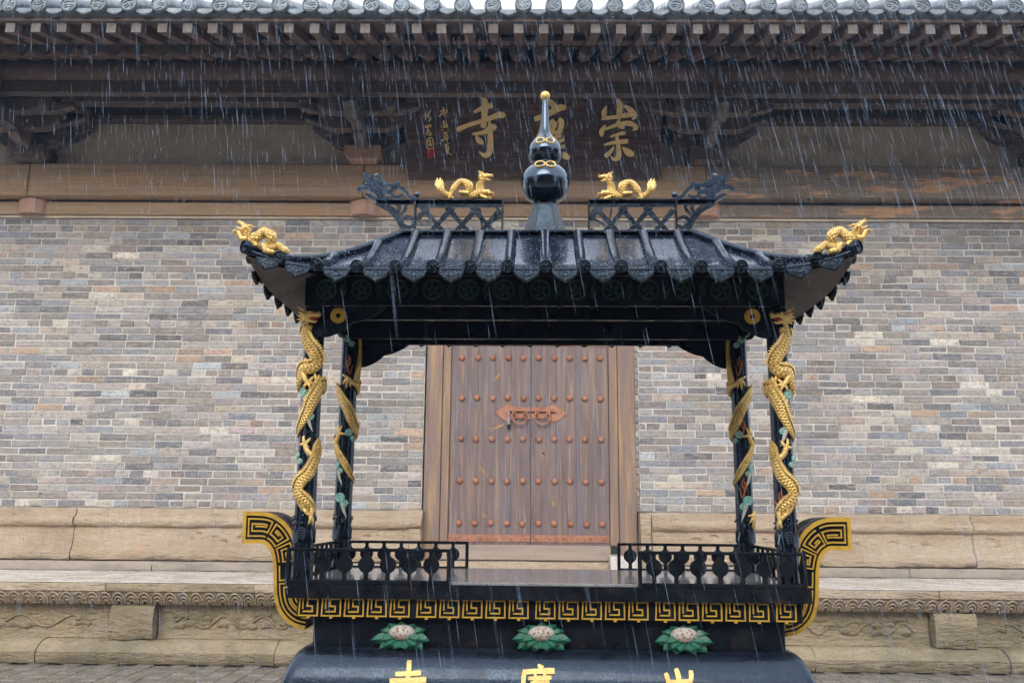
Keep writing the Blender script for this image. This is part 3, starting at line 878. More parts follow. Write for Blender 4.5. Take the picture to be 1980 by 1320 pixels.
def arm_poly(cx, hw, z0, z1, rise):
    p_ = [(-hw, z1), (-hw, z0 + (z1 - z0) * .55)]
    for k in range(6):
        a = k / 5
        p_.append((-hw + (hw * .42) * a, z0 + (z1 - z0) * .55 * (1 - a) ** 1.8))
    p_ += [(-x_, z_) for x_, z_ in p_[::-1]]
    return [(cx + x_, z_) for x_, z_ in p_]
for bi, x in enumerate(CX[:5] if True else []):
    bs = empty('bracket_set', (0, 0, 0), None, None, hall)
    bs.location = HL
    zb = zu1 + .002
    h1, h2 = Zt(285, 9.4), 0
    q = MB()     # base block
    yb0 = 9.26
    ztb = Zt(281, yb0)
    q.prism([(x - .15, zb), (x + .15, zb), (x + .205, zb + (ztb - zb) * .45), (x + .205, ztb), (x - .205, ztb), (x - .205, zb + (ztb - zb) * .45)], yb0, 9.60)
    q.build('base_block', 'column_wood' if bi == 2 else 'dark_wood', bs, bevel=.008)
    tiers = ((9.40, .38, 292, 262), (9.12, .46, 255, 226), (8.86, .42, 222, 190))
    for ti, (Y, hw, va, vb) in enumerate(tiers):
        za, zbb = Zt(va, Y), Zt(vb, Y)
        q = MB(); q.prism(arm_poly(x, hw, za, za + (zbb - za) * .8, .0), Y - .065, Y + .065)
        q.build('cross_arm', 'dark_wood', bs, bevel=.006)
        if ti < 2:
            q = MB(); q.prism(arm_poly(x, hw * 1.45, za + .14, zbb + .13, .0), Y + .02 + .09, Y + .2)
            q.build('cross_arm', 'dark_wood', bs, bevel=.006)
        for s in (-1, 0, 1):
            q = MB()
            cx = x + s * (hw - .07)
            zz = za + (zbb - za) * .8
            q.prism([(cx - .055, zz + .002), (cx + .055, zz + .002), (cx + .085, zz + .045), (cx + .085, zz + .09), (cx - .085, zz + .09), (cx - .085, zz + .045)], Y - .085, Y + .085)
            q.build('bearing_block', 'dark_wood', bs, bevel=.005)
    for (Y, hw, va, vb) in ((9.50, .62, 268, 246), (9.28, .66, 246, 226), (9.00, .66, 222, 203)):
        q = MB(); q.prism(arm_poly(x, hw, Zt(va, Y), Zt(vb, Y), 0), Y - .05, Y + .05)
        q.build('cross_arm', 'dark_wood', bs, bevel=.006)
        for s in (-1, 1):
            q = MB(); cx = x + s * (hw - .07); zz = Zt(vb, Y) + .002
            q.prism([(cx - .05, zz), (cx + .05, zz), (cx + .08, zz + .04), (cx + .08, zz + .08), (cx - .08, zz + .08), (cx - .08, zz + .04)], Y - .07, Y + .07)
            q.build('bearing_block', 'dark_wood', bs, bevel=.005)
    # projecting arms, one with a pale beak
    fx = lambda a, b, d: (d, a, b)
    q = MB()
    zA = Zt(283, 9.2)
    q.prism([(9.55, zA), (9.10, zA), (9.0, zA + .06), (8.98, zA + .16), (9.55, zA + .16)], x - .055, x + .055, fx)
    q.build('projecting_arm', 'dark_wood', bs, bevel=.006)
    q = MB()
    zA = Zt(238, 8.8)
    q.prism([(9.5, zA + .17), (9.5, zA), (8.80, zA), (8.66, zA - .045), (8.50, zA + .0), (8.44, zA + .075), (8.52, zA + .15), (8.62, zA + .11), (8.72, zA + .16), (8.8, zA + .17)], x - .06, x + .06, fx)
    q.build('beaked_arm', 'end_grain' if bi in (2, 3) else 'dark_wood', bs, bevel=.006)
    q = MB()
    q.box(x - .075, x + .075, 8.46, 8.60, Zt(186, 8.46), Zt(125, 8.46))
    q.build('tie_post', 'dark_wood', bs, bevel=.01)

# rafters
zr_end = Zt(93, 7.85)
zf_end = Zt(55, 7.30)
slope = .45
RS = 0.232
rr_me = MB(); L_ = 1.9
rr_me.tube([(0, 0, 0), (0, L_, L_ * slope)], .076, 14, caps=False)
rme = rr_me.mesh('round_rafter', smooth=60); rme.materials.append(M['red_wood'])
rc = MB(); rc.lathe([(.0755, 0), (.070, .004)], (0, 0.004, 0), 14, 'y'); rcm = rc.mesh('rafter_end'); rcm.materials.append(M['end_grain'])
fr = MB()
fr.add([(-.043, 0, -.05), (.043, 0, -.05), (.043, 0, .05), (-.043, 0, .05), (-.05, 1.1, 1.1 * .34 - .05), (.05, 1.1, 1.1 * .34 - .05), (.05, 1.1, 1.1 * .34 + .05), (-.05, 1.1, 1.1 * .34 + .05)],
       [(4, 5, 6, 7), (0, 4, 7, 3), (1, 2, 6, 5), (0, 1, 5, 4), (3, 7, 6, 2)])
fme = fr.mesh('flying_rafter'); fme.materials.append(M['red_wood'])
fe = MB(); fe.box(-.043, .043, -.003, .002, -.05, .05); fem = fe.mesh('rafter_end'); fem.materials.append(M['end_grain'])
zoff = Vector((0, 0, 0))
N0 = int(6.6 / RS)
for i in range(-N0, N0 + 1):
    x = Xt(1048, 7.6, 80) + i * RS
    tw = random.uniform(-.006, .006)
    o = link('round_rafter', rme, hall, Vector((x + tw, 7.85, zr_end)) + HL)
    link('rafter_end', rcm, o, (0, 0, 0))
    o = link('flying_rafter', fme, hall, Vector((x + .01 - tw, 7.30, zf_end + random.uniform(-.004, .004))) + HL)
    link('rafter_end', fem, o, (0, 0, 0))
# boards on the rafters
def slab_xz(y0, z0, y1, z1, th, name, mat):
    q = MB()
    q.add([(-XE, y0, z0), (XE, y0, z0), (XE, y1, z1), (-XE, y1, z1), (-XE, y0, z0 + th), (XE, y0, z0 + th), (XE, y1, z1 + th), (-XE, y1, z1 + th)],
          [(0, 3, 2, 1), (4, 5, 6, 7), (0, 1, 5, 4), (2, 3, 7, 6), (0, 4, 7, 3), (1, 2, 6, 5)])
    return hb(q, name, mat)
slab_xz(7.85, zr_end + .083, 9.75, zr_end + .083 + 1.9 * slope, .03, 'roof_boarding', 'dark_wood')
slab_xz(7.30, zf_end + .054, 8.35, zf_end + .054 + 1.05 * .34, .03, 'eave_boarding', 'dark_wood')
q = MB(); q.box(-XE, XE, 8.30, 8.34, zr_end + .083 + .40 * slope, zf_end + .054 + 1.06 * .34); hb(q, 'eave_blocking', 'dark_wood')
q = MB(); q.box(-XE, XE, 7.79, 7.88, Zt(80, 7.79), Zt(71, 7.79)); hb(q, 'rafter_fascia', 'dark_wood', bevel=.006)
ztile = Zt(10, 7.2)
q = MB(); q.box(-XE, XE, 7.27, 7.33, Zt(42, 7.27), Zt(24, 7.27)); hb(q, 'eave_fascia', 'dark_wood', bevel=.006)
# roof
roof = empty('roof', (0, 0, 0), None, None, hall); roof.location = HL
q = MB()
TSL = .52
q.add([(-XE, 7.24, ztile - .06), (XE, 7.24, ztile - .06), (XE, 14, ztile - .06 + 6.76 * TSL), (-XE, 14, ztile - .06 + 6.76 * TSL),
       (-XE, 7.30, ztile - .11), (XE, 7.30, ztile - .11), (XE, 14, ztile - .16 + 6.7 * TSL), (-XE, 14, ztile - .16 + 6.7 * TSL)], [(0, 1, 2, 3), (4, 7, 6, 5), (0, 4, 5, 1), (2, 6, 7, 3), (0, 3, 7, 4), (1, 5, 6, 2)])
q.build('tile_bed', 'tile', roof)
TS = .2745
cap = MB()
cap.lathe([(.078, -.03), (.078, .012), (.070, .020), (.064, .020), (.060, .008), (.001, .010)], (0, 0, 0), 20, 'y')
for a, b in (((-.04, -.02), (.03, .035)), ((-.045, .0), (.01, .045)), ((-.02, -.045), (.045, .01)), ((-.005, -.05), (.045, -.015)), ((.0, -.01), (-.04, .03))):
    cap.ribbon([a, ((a[0] + b[0]) / 2 + .008, (a[1] + b[1]) / 2 - .008), b], .009, -.018, -.006, sub=3)
capm = cap.mesh('tile_cap', smooth=50); capm.materials.append(M['tile'])
cov = MB()
pts = [(0, .03 + 1.2 * k, (.03 + 1.2 * k) * TSL) for k in range(6)]
cov.tube(pts, .072, 12)
covm = cov.mesh('cover_tile_row', smooth=60); covm.materials.append(M['tile'])
drp = MB()
dpoly = [(-.075, .01)] + [(-.075 + .15 * k / 10, -.018 - .030 * math.sin(math.pi * k / 10)) for k in range(11)] + [(.075, .01)]
drp.prism(dpoly, -.008, .012)
for k in range(13):
    a = -.07 + .14 * k / 12
    drp.ball((a, -.011, -.014 - .026 * math.sin(math.pi * (a + .075) / .15)), .005, 5, 4)
arcp = [(-.07 + .14 * k / 8, .014 - .035 * math.sin(math.pi * k / 8)) for k in range(9)]
drp.ribbon(arcp, .012, 0, 1.5, f=lambda a, b, d: (a, d, b + d * TSL))
drpm = drp.mesh('drip_tile', smooth=45); drpm.materials.append(M['tile'])
for i in range(-24, 25):
    x = Xt(1050 - 38, 7.2, 10) + i * TS
    zz = ztile + random.uniform(-.005, .005)
    link('tile_cap', capm, roof, (x, 7.2 + random.uniform(-.01, .01), zz), (0, random.uniform(-3, 3), 0))
    link('cover_tile_row', covm, roof, (x, 7.2, zz))
    link('drip_tile', drpm, roof, (x + TS / 2, 7.215, zz - .045 + random.uniform(-.004, .004)))
# the rest of the hall, out of sight
q = MB(); q.box(-XE, XE, 15.5, 16, 0, ztile + .5); q.box(-XE, -XE + .4, 10.11, 15.49, 0, ztile + .5); q.box(XE - .4, XE, 10.11, 15.49, 0, ztile + .5); hb(q, 'outer_walls', 'mortar')

# unseen buildings added behind the camera for lacquer reflections and to block light
M['far_wall'] = mk('far_wall', (0.16, 0.09, 0.07), 0.8, layers=[((2, 2, 2), 4, (0.09, 0.06, 0.05), 0.45, 0.6, 0.8)])
def added_building(loc, rot, half, label):
    t = empty('added_unseen_hall', loc, label, 'hall')
    t.rotation_euler = (0, 0, rot)
    q = MB(); q.box(-half, half, 1.8, 9, 0, 5.6); q.build('wall', 'far_wall', t)
    q = MB(); q.box(-half - .5, half + .5, -.2, 9.4, 0, .6); q.build('plinth', 'paving', t)
    q = MB()
    q.prism([(-.9, 5.9), (4.8, 10.6), (10.5, 5.9), (10.5, 5.7), (4.8, 10.0), (-.9, 5.7)], -half - 1, half + 1, lambda a, b, d: (d, a, b))
    q.build('roof', 'tile', t)
    n_ = int(half * 2 / 3.2)
    for k in range(n_ + 1):
        q = MB(); q.lathe([(.2, .6), (.19, 5.75)], (-half + k * 2 * half / n_, .3, 0), 12); q.build('column', 'far_wall', t)
    q = MB(); q.box(-half, half, .1, .5, 5.0, 5.55); q.build('eave_beam', 'dark_wood', t)
added_building((0, -8.5, 0), math.pi, 11, 'unseen dark hall added behind the view for the wet black lacquer to mirror')
added_building((-15.5, -3, 0), math.pi / 2, 7, 'unseen side gallery added on the left for reflections')
added_building((15.5, -3, 0), -math.pi / 2, 7, 'unseen side gallery added on the right for reflections')

# ------------------------------------------------------------------ brush lettering
def brush(mb, strokes, f, scale=1.0, d0=0.0, d1=.004, sub=4):
    """strokes: lists of (x, y, width); f maps (a, b, depth) to space. Each stroke sits a hair prouder than the last."""
    for k, s in enumerate(strokes):
        pts = smooth_path(s, sub) if len(s) > 2 else smooth_path([s[0], tuple((a + b) / 2 for a, b in zip(s[0], s[1])), s[1]], sub)
        n = len(pts)
        L_, R_ = [], []
        for i in range(n):
            a, b = pts[max(i - 1, 0)], pts[min(i + 1, n - 1)]
            t = Vector((b[0] - a[0], b[1] - a[1]))
            if t.length < 1e-6: continue
            t.normalize()
            h = pts[i][2] * .5 * (1 if 0 < i < n - 1 else .8)
            L_.append((pts[i][0] - t.y * h, pts[i][1] + t.x * h))
            R_.append((pts[i][0] + t.y * h, pts[i][1] - t.x * h))
        top = d1 + k * .0006
        m = len(L_)
        for i in range(m - 1):
            q4 = [L_[i], R_[i], R_[i + 1], L_[i + 1]]
            mb.add([f(a * scale, b * scale, d0) for a, b in q4] + [f(a * scale, b * scale, top) for a, b in q4],
                   [(4, 5, 6, 7), (0, 4, 7, 3), (1, 2, 6, 5)] + ([(0, 1, 5, 4)] if i == 0 else []) + ([(3, 7, 6, 2)] if i == m - 2 else []))
# coordinates: x right, y down, in pixels of an enlarged view of the sign
G_SI = [[(822, 552, 10), (836, 600, 40), (832, 690, 36), (826, 745, 34)], [(772, 655, 18), (820, 632, 26), (882, 612, 32)],
        [(672, 758, 32), (740, 730, 24), (840, 698, 26), (925, 668, 36), (950, 682, 26)], [(762, 782, 16), (830, 770, 26), (880, 742, 42), (898, 752, 26)],
        [(862, 705, 16), (866, 780, 32), (862, 880, 36), (832, 905, 26), (800, 882, 8)], [(785, 790, 14), (800, 818, 34), (826, 836, 20)]]
G_CHONG = [[(1608, 566, 12), (1618, 610, 36), (1610, 688, 26)], [(1540, 612, 8), (1526, 650, 30), (1530, 688, 20)], [(1512, 688, 16), (1600, 674, 24), (1690, 660, 30)],
           [(1640, 608, 10), (1680, 635, 34), (1708, 668, 24), (1690, 690, 10)], [(1618, 690, 10), (1608, 715, 26), (1640, 742, 18)], [(1534, 722, 10), (1512, 760, 30), (1514, 790, 14)],
           [(1520, 752, 14), (1600, 722, 22), (1672, 712, 30), (1715, 735, 24), (1690, 752, 8)], [(1560, 790, 10), (1620, 772, 20), (1648, 768, 20)],
           [(1525, 838, 14), (1590, 822, 22), (1665, 815, 32)], [(1598, 780, 20), (1608, 850, 26), (1608, 905, 34), (1582, 922, 18), (1562, 902, 8)], [(1582, 848, 8), (1560, 880, 24), (1530, 905, 26)],
           [(1632, 850, 10), (1665, 880, 42), (1698, 895, 20)]]
G_GUANG = [[(1180, 588, 20), (1215, 592, 34), (1238, 622, 30), (1226, 640, 12)], [(1122, 694, 30), (1190, 668, 32), (1262, 628, 40), (1306, 622, 30)],
           [(1172, 690, 22), (1158, 760, 26), (1130, 820, 20), (1092, 868, 8)], [(1170, 740, 20), (1200, 725, 26), (1240, 700, 34)], [(1262, 692, 30), (1280, 710, 34), (1262, 780, 32)],
           [(1205, 720, 34), (1196, 800, 32)], [(1248, 705, 26), (1226, 760, 26), (1214, 800, 22)], [(1190, 760, 20), (1255, 772, 26)], [(1180, 815, 18), (1230, 802, 22), (1278, 785, 20)],
           [(1176, 845, 20), (1240, 830, 26), (1292, 808, 22)], [(1190, 872, 20), (1250, 862, 28), (1296, 846, 24)], [(1262, 846, 20), (1250, 880, 26)], [(1278, 882, 14), (1298, 902, 38), (1326, 918, 24)],
           [(1190, 880, 18), (1160, 912, 24), (1120, 925, 8)]]
S_R = [[(505, 250), (515, 285)], [(460, 330), (540, 280)], [(500, 300), (480, 370), (440, 410)], [(490, 340), (565, 310), (560, 350), (500, 370)], [(525, 290), (520, 400)], [(500, 365), (460, 400)], [(530, 380), (560, 430)],
       [(500, 520), (520, 490), (560, 515)], [(520, 490), (525, 600)], [(500, 550), (570, 540), (570, 590), (510, 600)], [(510, 570), (560, 565)], [(470, 590), (500, 600)], [(580, 560), (590, 600)], [(490, 640), (500, 660)], [(590, 630), (600, 650)],
       [(550, 670), (515, 710)], [(520, 715), (590, 690)], [(520, 750), (590, 735)], [(470, 825), (610, 770)], [(570, 680), (575, 845)], [(530, 740), (530, 790)],
       [(525, 905), (610, 870)], [(570, 900), (550, 930), (560, 1000)], [(560, 930), (600, 920), (595, 990)], [(565, 955), (590, 950)], [(560, 985), (590, 980)], [(550, 1010), (600, 1005), (560, 1050)], [(560, 1010), (655, 1070)]]
S_L = [[(175, 415), (235, 380)], [(225, 320), (205, 410), (215, 490)], [(240, 400), (215, 440)], [(300, 300), (250, 400), (300, 440), (270, 500)], [(280, 340), (255, 400)],
       [(225, 560), (200, 600), (240, 595), (260, 560)], [(255, 570), (300, 560), (290, 610)], [(275, 550), (240, 640)],
       [(255, 640), (225, 730)], [(240, 660), (290, 650)], [(250, 690), (300, 690), (300, 730), (255, 740)], [(260, 715), (290, 712)],
       [(235, 800), (230, 950)], [(240, 800), (320, 785), (345, 965)], [(230, 960), (345, 965)], [(255, 830), (300, 820)], [(265, 850), (290, 850), (290, 880), (265, 880)], [(280, 810), (310, 930)], [(255, 910), (300, 900)], [(290, 870), (265, 920)]]
# sign board, hung leaning forward under the eaves
BB, BT = P(1031, 344, 9.34), P(1031, 150, 8.95)
sup = (BT - BB); SH = sup.length; sup.normalize()
srt = Vector((1, 0, 0))
snm = srt.cross(sup)            # faces the courtyard
SW = Xt(1277, 9.34, 344) - Xt(786, 9.34, 344)
SX = (Xt(1277, 9.34, 344) + Xt(786, 9.34, 344)) / 2
BB = Vector((SX, BB.y, BB.z))
board = empty('name_board', BB, 'long dark wooden sign with gold brush characters hanging under the eaves', 'sign board')
rotm = Matrix((srt, -snm, sup)).transposed()
def sf(a, b, d):                # a right, b up along the board, d off the face
    p_ = srt * a + sup * b + snm * d
    return tuple(p_)
def sign_xy(u, v):              # where a sight line meets the board face
    r = ray(u, v)
    t = (BB - CAM).dot(snm) / r.dot(snm)
    q_ = CAM + r * t - BB
    return q_.dot(srt), q_.dot(sup)
nb = 5
for k in range(nb):
    q = MB()
    a0, a1 = SH * k / nb, SH * (k + 1) / nb
    q.prism([(-SW / 2, a0 + .001), (SW / 2, a0 + .001), (SW / 2, a1 - .001), (-SW / 2, a1 - .001)], -.06, -.001 * (k % 2), f=sf)
    q.build('plank', 'board_wood', board, bevel=.002)
def sign_char(name, strokes, ox, oy, sc, mat, wsc=1.0, label=None):
    st = []
    for s in strokes:
        st.append([(*sign_xy(p[0] / sc + ox, p[1] / sc + oy), (p[2] if len(p) > 2 else 13) * wsc / sc / 182) for p in s])
    q = MB(); brush(q, st, sf, d0=0.0, d1=.012)
    o = q.build(name, mat, board)
    if label: o['label'] = label
sign_char('gold_character', G_SI, 660, 0, 3, 'sign_gold', label='left gold character 寺')
sign_char('gold_character', G_GUANG, 660, 0, 3, 'sign_gold', label='middle gold character behind the finial')
sign_char('gold_character', G_CHONG, 660, 0, 3, 'sign_gold', label='right gold character 崇')
sign_char('signature_column', S_R, 800, 180, 8.8, 'sign_gold')
sign_char('signature_column', S_L, 800, 180, 8.8, 'sign_gold')
q = MB()
a, b = sign_xy(826, 291.5), sign_xy(842, 307)
q.prism([(a[0], a[1]), (b[0], a[1]), (b[0], b[1]), (a[0], b[1])], 0, .006, f=sf)
q.build('red_seal', 'seal_red', board)

# ------------------------------------------------------------------ incense burner
YC = 3.43
BROT = R(-1.0)
BO = Vector((Xt(1057, YC, 800), YC, 0))
burner = empty('incense_burner', BO, 'black cast iron incense burner with a curled pavilion roof and gilded dragon pillars', 'incense burner', rotz=BROT)
Binv = Matrix.Rotation(-BROT, 3, 'Z')
Brot = Matrix.Rotation(BROT, 3, 'Z')
def L(u, v, yl):                 # a sight line met with the burner's own plane y = yl
    o = Binv @ (CAM - BO)
    d = Binv @ ray(u, v)
    return o + d * ((yl - o.y) / d.y)
def lz(v, yl, u=1057): return L(u, v, yl).z
def lx(u, yl, v=800): return L(u, v, yl).x
def bp(name, loc=(0, 0, 0), parent=None):
    o = bpy.data.objects.new(name, None)
    o.empty_display_size = .05
    COL.objects.link(o)
    o.parent = parent or burner
    o.location = loc
    return o
def bb(mb, name, mat, parent=None, smooth=None, **k):
    return mb.build(name, mat, parent or burner, smooth=smooth, **k)

# body ---------------------------------------------------------------
yN = -.335
HX = (lx(1512, yN, 1225) - lx(597, yN, 1225)) / 2
zN0, zN1 = lz(1252, yN), lz(1198, yN)
def rrect(hx, hy, r, n=5):
    pts = []
    for cx, cy, a0 in ((hx - r, hy - r, 0), (-hx + r, hy - r, 90), (-hx + r, -hy + r, 180), (hx - r, -hy + r, 270)):
        for k in range(n + 1):
            a = R(a0 + 90 * k / n)
            pts.append((cx + r * math.cos(a), cy + r * math.sin(a)))
    return pts
def loft(secs, n=5):
    mb = MB(); m = None; vs = []; fs = []
    for (hx, hy, r, z) in secs:
        p_ = rrect(hx, hy, r, n); m = len(p_)
        vs += [(x, y, z) for x, y in p_]
    for i in range(len(secs) - 1):
        for k in range(m):
            k2 = (k + 1) % m
            fs.append((i * m + k, i * m + k2, (i + 1) * m + k2, (i + 1) * m + k))
    fs += [tuple(range(m - 1, -1, -1)), tuple(range((len(secs) - 1) * m, len(secs) * m))]
    mb.add(vs, fs)
    return mb
hyN = .335
bb(loft([(HX, hyN, .012, zN0), (HX, hyN, .012, zN1)]), 'neck', 'flat_black', smooth=50)
sh = []
zb = lz(1320, -.44)
for k in range(13):
    a = k / 12 * math.pi / 2
    sh.append((HX + .010 + .092 * (k / 12) ** .9, hyN + .012 + .10 * math.sin(a), .02 + .03 * math.sin(a), zN0 - .002 - .165 * (1 - math.cos(a))))
sh = [(HX - .02, hyN - .02, .02, zN0 - .001), (HX + .004, hyN + .004, .02, zN0 - .001)] + sh
zs = sh[-1][3]
shoulder = bb(loft(sh[::-1]), 'shoulder', 'wet_shoulder', smooth=50)
low = [(HX * .80, .27, .05, .20), (HX * .90, .31, .06, .26), (HX * .97, .35, .06, .40), (HX * .99, .37, .06, .52), (HX + .03, .40, .05, zs - .10), (HX + .10, .44, .05, zs - .07), (HX + .10, .437, .05, zs - .002)]
bb(loft(low), 'belly', 'lacquer', smooth=50)
bb(loft([(HX * .95, .40, .03, .0), (HX * .95, .40, .03, .07), (HX * .90, .36, .03, .10)]), 'foot_slab', 'lacquer', smooth=50)
for sx in (-1, 1):
    for sy in (-1, 1):
        q = MB()
        q.tube([(sx * HX * .80, sy * .27, .099), (sx * HX * .84, sy * .29, .16), (sx * HX * .80, sy * .26, .24), (sx * HX * .72, sy * .22, .34)], [.07, .05, .06, .07], 12)
        bb(q, 'foot', 'lacquer', smooth=60)

# characters on the shoulder (only their tops show in the photograph)
def on_shoulder(a, b, d):        # a along x, b down from the neck in metres of arc, d off the surface
    t = max(0.0, min(1.0, b / .19)) * math.pi / 2
    if b <= .19:
        y = -(hyN + .012 + .10 * math.sin(t)); z = zN0 - .002 - .165 * (1 - math.cos(t))
        ny, nz = -math.sin(t), math.cos(t)
        ny, nz = -math.sin(t) * .9, math.cos(t)
    else:
        y = -(hyN + .112); z = zN0 - .167 - (b - .19)
        ny, nz = -1, 0
    ln = math.hypot(ny, nz)
    return (a, y + ny / ln * d, z + nz / ln * d)
def vpix(b):
    p_ = Brot @ Vector(on_shoulder(0, b, 0)) + BO
    return px(p_)[1]
_tab = [(vpix(k * .002), k * .002) for k in range(0, 140)]
def arc_of(v):
    best = None
    for (v0, b0), (v1, b1) in zip(_tab, _tab[1:]):
        if v0 <= v <= v1 and v1 > v0:
            best = b0 + (b1 - b0) * (v - v0) / (v1 - v0)
    return best if best is not None else .2
C_SI = [[(790, 1282, 9), (791, 1300, 8), (790, 1318, 9)], [(766, 1308, 7), (790, 1307, 6), (815, 1305, 8)], [(756, 1321, 7), (790, 1320, 6), (826, 1318, 9)],
        [(762, 1338, 6), (820, 1336, 7)], [(804, 1327, 7), (804, 1350, 8), (802, 1366, 8), (793, 1363, 4)], [(776, 1345, 4), (784, 1355, 8)]]
C_GUANG = [[(1040, 1287, 5), (1050, 1294, 9)], [(1011, 1301, 8), (1040, 1299, 7), (1072, 1298, 10)], [(1013, 1302, 8), (1011, 1330, 7), (1001, 1362, 4)],
           [(1022, 1313, 5), (1066, 1311, 6)], [(1035, 1304, 5), (1035, 1320, 5)], [(1053, 1303, 5), (1053, 1320, 5)], [(1026, 1322, 5), (1062, 1320, 6)],
           [(1028, 1328, 5), (1028, 1346, 5)], [(1060, 1327, 5), (1060, 1346, 5)], [(1028, 1329, 5), (1060, 1328, 5)], [(1028, 1337, 4), (1060, 1337, 4)], [(1028, 1346, 5), (1060, 1346, 5)],
           [(1044, 1320, 5), (1044, 1346, 5)], [(1036, 1352, 5), (1022, 1362, 7)], [(1052, 1352, 5), (1066, 1362, 8)]]
C_CHONG = [[(1307, 1290, 8), (1310, 1302, 9), (1311, 1316, 8)], [(1286, 1299, 7), (1289, 1308, 8), (1290, 1317, 6)], [(1286, 1317, 6), (1310, 1316, 7), (1334, 1315, 7)],
           [(1335, 1294, 8), (1335, 1305, 8), (1332, 1316, 7)], [(1311, 1322, 5), (1312, 1328, 7)], [(1286, 1330, 7), (1285, 1338, 5)], [(1288, 1331, 5), (1336, 1329, 7), (1333, 1337, 5)],
           [(1296, 1339, 5), (1326, 1338, 6)], [(1284, 1348, 5), (1340, 1346, 7)], [(1312, 1348, 6), (1312, 1368, 7)], [(1300, 1352, 5), (1290, 1364, 7)], [(1324, 1352, 5), (1336, 1364, 8)]]
for G in (C_SI, C_GUANG, C_CHONG):
    st = []
    for s in G:
        pts = smooth_path(s, 3) if len(s) > 2 else [s[0]] + [tuple(x0_ + (x1_ - x0_) * j / 5 for x0_, x1_ in zip(s[0], s[1])) for j in range(1, 5)] + [s[1]]
        st.append([(lx(a, -.42, 1300), arc_of(min(b, 1322)) + max(0, b - 1322) * .0018, w_ * .00185) for a, b, w_ in pts])
    q = MB()
    brush(q, st, on_shoulder, d0=-.004, d1=.006, sub=1)
    bb(q, 'raised_character', 'gold', parent=shoulder)

# lotus reliefs -------------------------------------------------------
def lotus(u, v):
    c = L(u, v, yN)
    lo = bp('lotus_relief', (c.x, yN, c.z))
    def pet(a, r0, r1, w_, y0, y1, mb, tip=.012):
        dx_, dz_ = math.cos(a), math.sin(a) * .58
        n_ = Vector((-math.sin(a), math.cos(a) * .75)).normalized()
        pts = []
        mid = []
        for t, ww in ((0, .55), (.35, .95), (.65, .85), (.85, .45), (1, .0)):
            r_ = r0 + (r1 - r0) * t
            yy = y0 + (y1 - y0) * t
            pts.append((dx_ * r_, yy, dz_ * r_, w_ * ww * .5))
        vs = []
        for x_, yy, z_, ww in pts:
            vs += [(x_ - n_.x * ww, yy, z_ - n_.y * ww), (x_, yy - .010, z_), (x_ + n_.x * ww, yy, z_ + n_.y * ww), (x_, yy + .008, z_)]
        fs = []
        for i in range(len(pts) - 1):
            for k in range(4):
                fs.append((4 * i + k, 4 * i + (k + 1) % 4, 4 * i + 4 + (k + 1) % 4, 4 * i + 4 + k))
        mb.add(vs, fs)
    for k in range(11):
        a = R(90 + k * 360 / 11 + random.uniform(-4, 4))
        q = MB(); pet(a, .03, .098 * (1.0 if math.sin(a) < .3 else .86) * random.uniform(.92, 1.06), .040, -.010, -.018 if math.sin(a) > 0 else -.034, q)
        q.build('leaf', 'petal_green', lo)
    for k in range(6):
        a = R(192 + k * 156 / 5 + random.uniform(-4, 4))
        q = MB(); pet(a, .018, .066, .036, -.028, -.050, q)
        q.build('inner_leaf', 'petal_green', lo)
    q = MB(); q.ball((0, -.022, .012), (.046, .026, .026), 18, 12); q.build('seed_pod', 'seed_white', lo, smooth=60)
    q = MB()
    for (a, b) in ((-.03, .018), (-.012, .024), (.008, .028), (.026, .022), (-.022, .004), (-.002, .010), (.018, .008), (.034, .008), (-.036, .004), (.006, -.004), (-.012, -.006), (-.014, .034), (.016, .036)):
        a *= .85; b *= .85
        k = max(0, 1 - (a / .046) ** 2 - ((b - .012) / .026) ** 2)
        q.ball((a, -.022 - .026 * math.sqrt(k) - .0005, b), .0028, 6, 5)
    q.build('seeds', 'rust', lo, smooth=60)
for u, v in ((779, 1228), (1047, 1230), (1321, 1233)):
    lotus(u, v)

# gilded key band ------------------------------------------------------
yK = -.365
zK0, zK1 = lz(1199, yK), lz(1159, yK)
KX = (lx(1543, yK, 1175) - lx(566, yK, 1165)) / 2
band = MB(); band.box(-KX, KX, yK, .365, zK0, zK1)
band = bb(band, 'key_band', 'flat_black', bevel=.003)
kh = zK1 - zK0
km = MB()
wl_ = .0043
def kp(pts, w_=wl_): km.ribbon([(a * .0735, b * kh) for a, b in pts], w_, -.007, .001)
kp([(.08, .98), (.04, .10), (.90, .10), (.90, .90), (.42, .90), (.42, .56), (.66, .56), (.66, .30), (.22, .30)])
kp([(.22, .98), (.22, .42)], .004)
kp([(.0, .93), (.30, .93)], .004)
km.box(.030, .040, -.006, .001, -.002, .006)
kme = km.mesh('key_motif'); kme.materials.append(M['gold_paint'])
xk = -KX + .006
g = 0
while xk + .074 < KX:
    link('key_motif', kme, band, (xk, yK, zK0 + .001))
    g += 1
    xk += .0775
    if g % 5 == 0: xk += .012
# black tray over it -----------------------------------------------------
yT = -.392
zT0, zT1 = lz(1161, yT), lz(1133, yT)
TX = (lx(1562, yT, 1140) - lx(549, yT, 1140)) / 2
tray = MB()
hyT = .392
for (x0, x1, y0, y1) in ((-TX, TX, yT, yT + .02), (-TX, TX, hyT - .02, hyT), (-TX, -TX + .02, yT + .0205, hyT - .0205), (TX - .02, TX, yT + .0205, hyT - .0205)):
    tray.box(x0, x1, y0, y1, zT0, zT1)
tray.box(-TX + .021, TX - .021, yT + .021, hyT - .021, zT0, zT1 - .03)
tray = bb(tray, 'tray', 'flat_black')
zD = lz(1127, -.375)
q = MB(); q.box(-TX + .022, TX - .022, -.371, .371, zT1 - .029, zD)
deck = bb(q, 'granite_deck', 'granite', bevel=.002)
RX0, RX1 = lx(553, yT, 1090), lx(1559, yT, 1090)
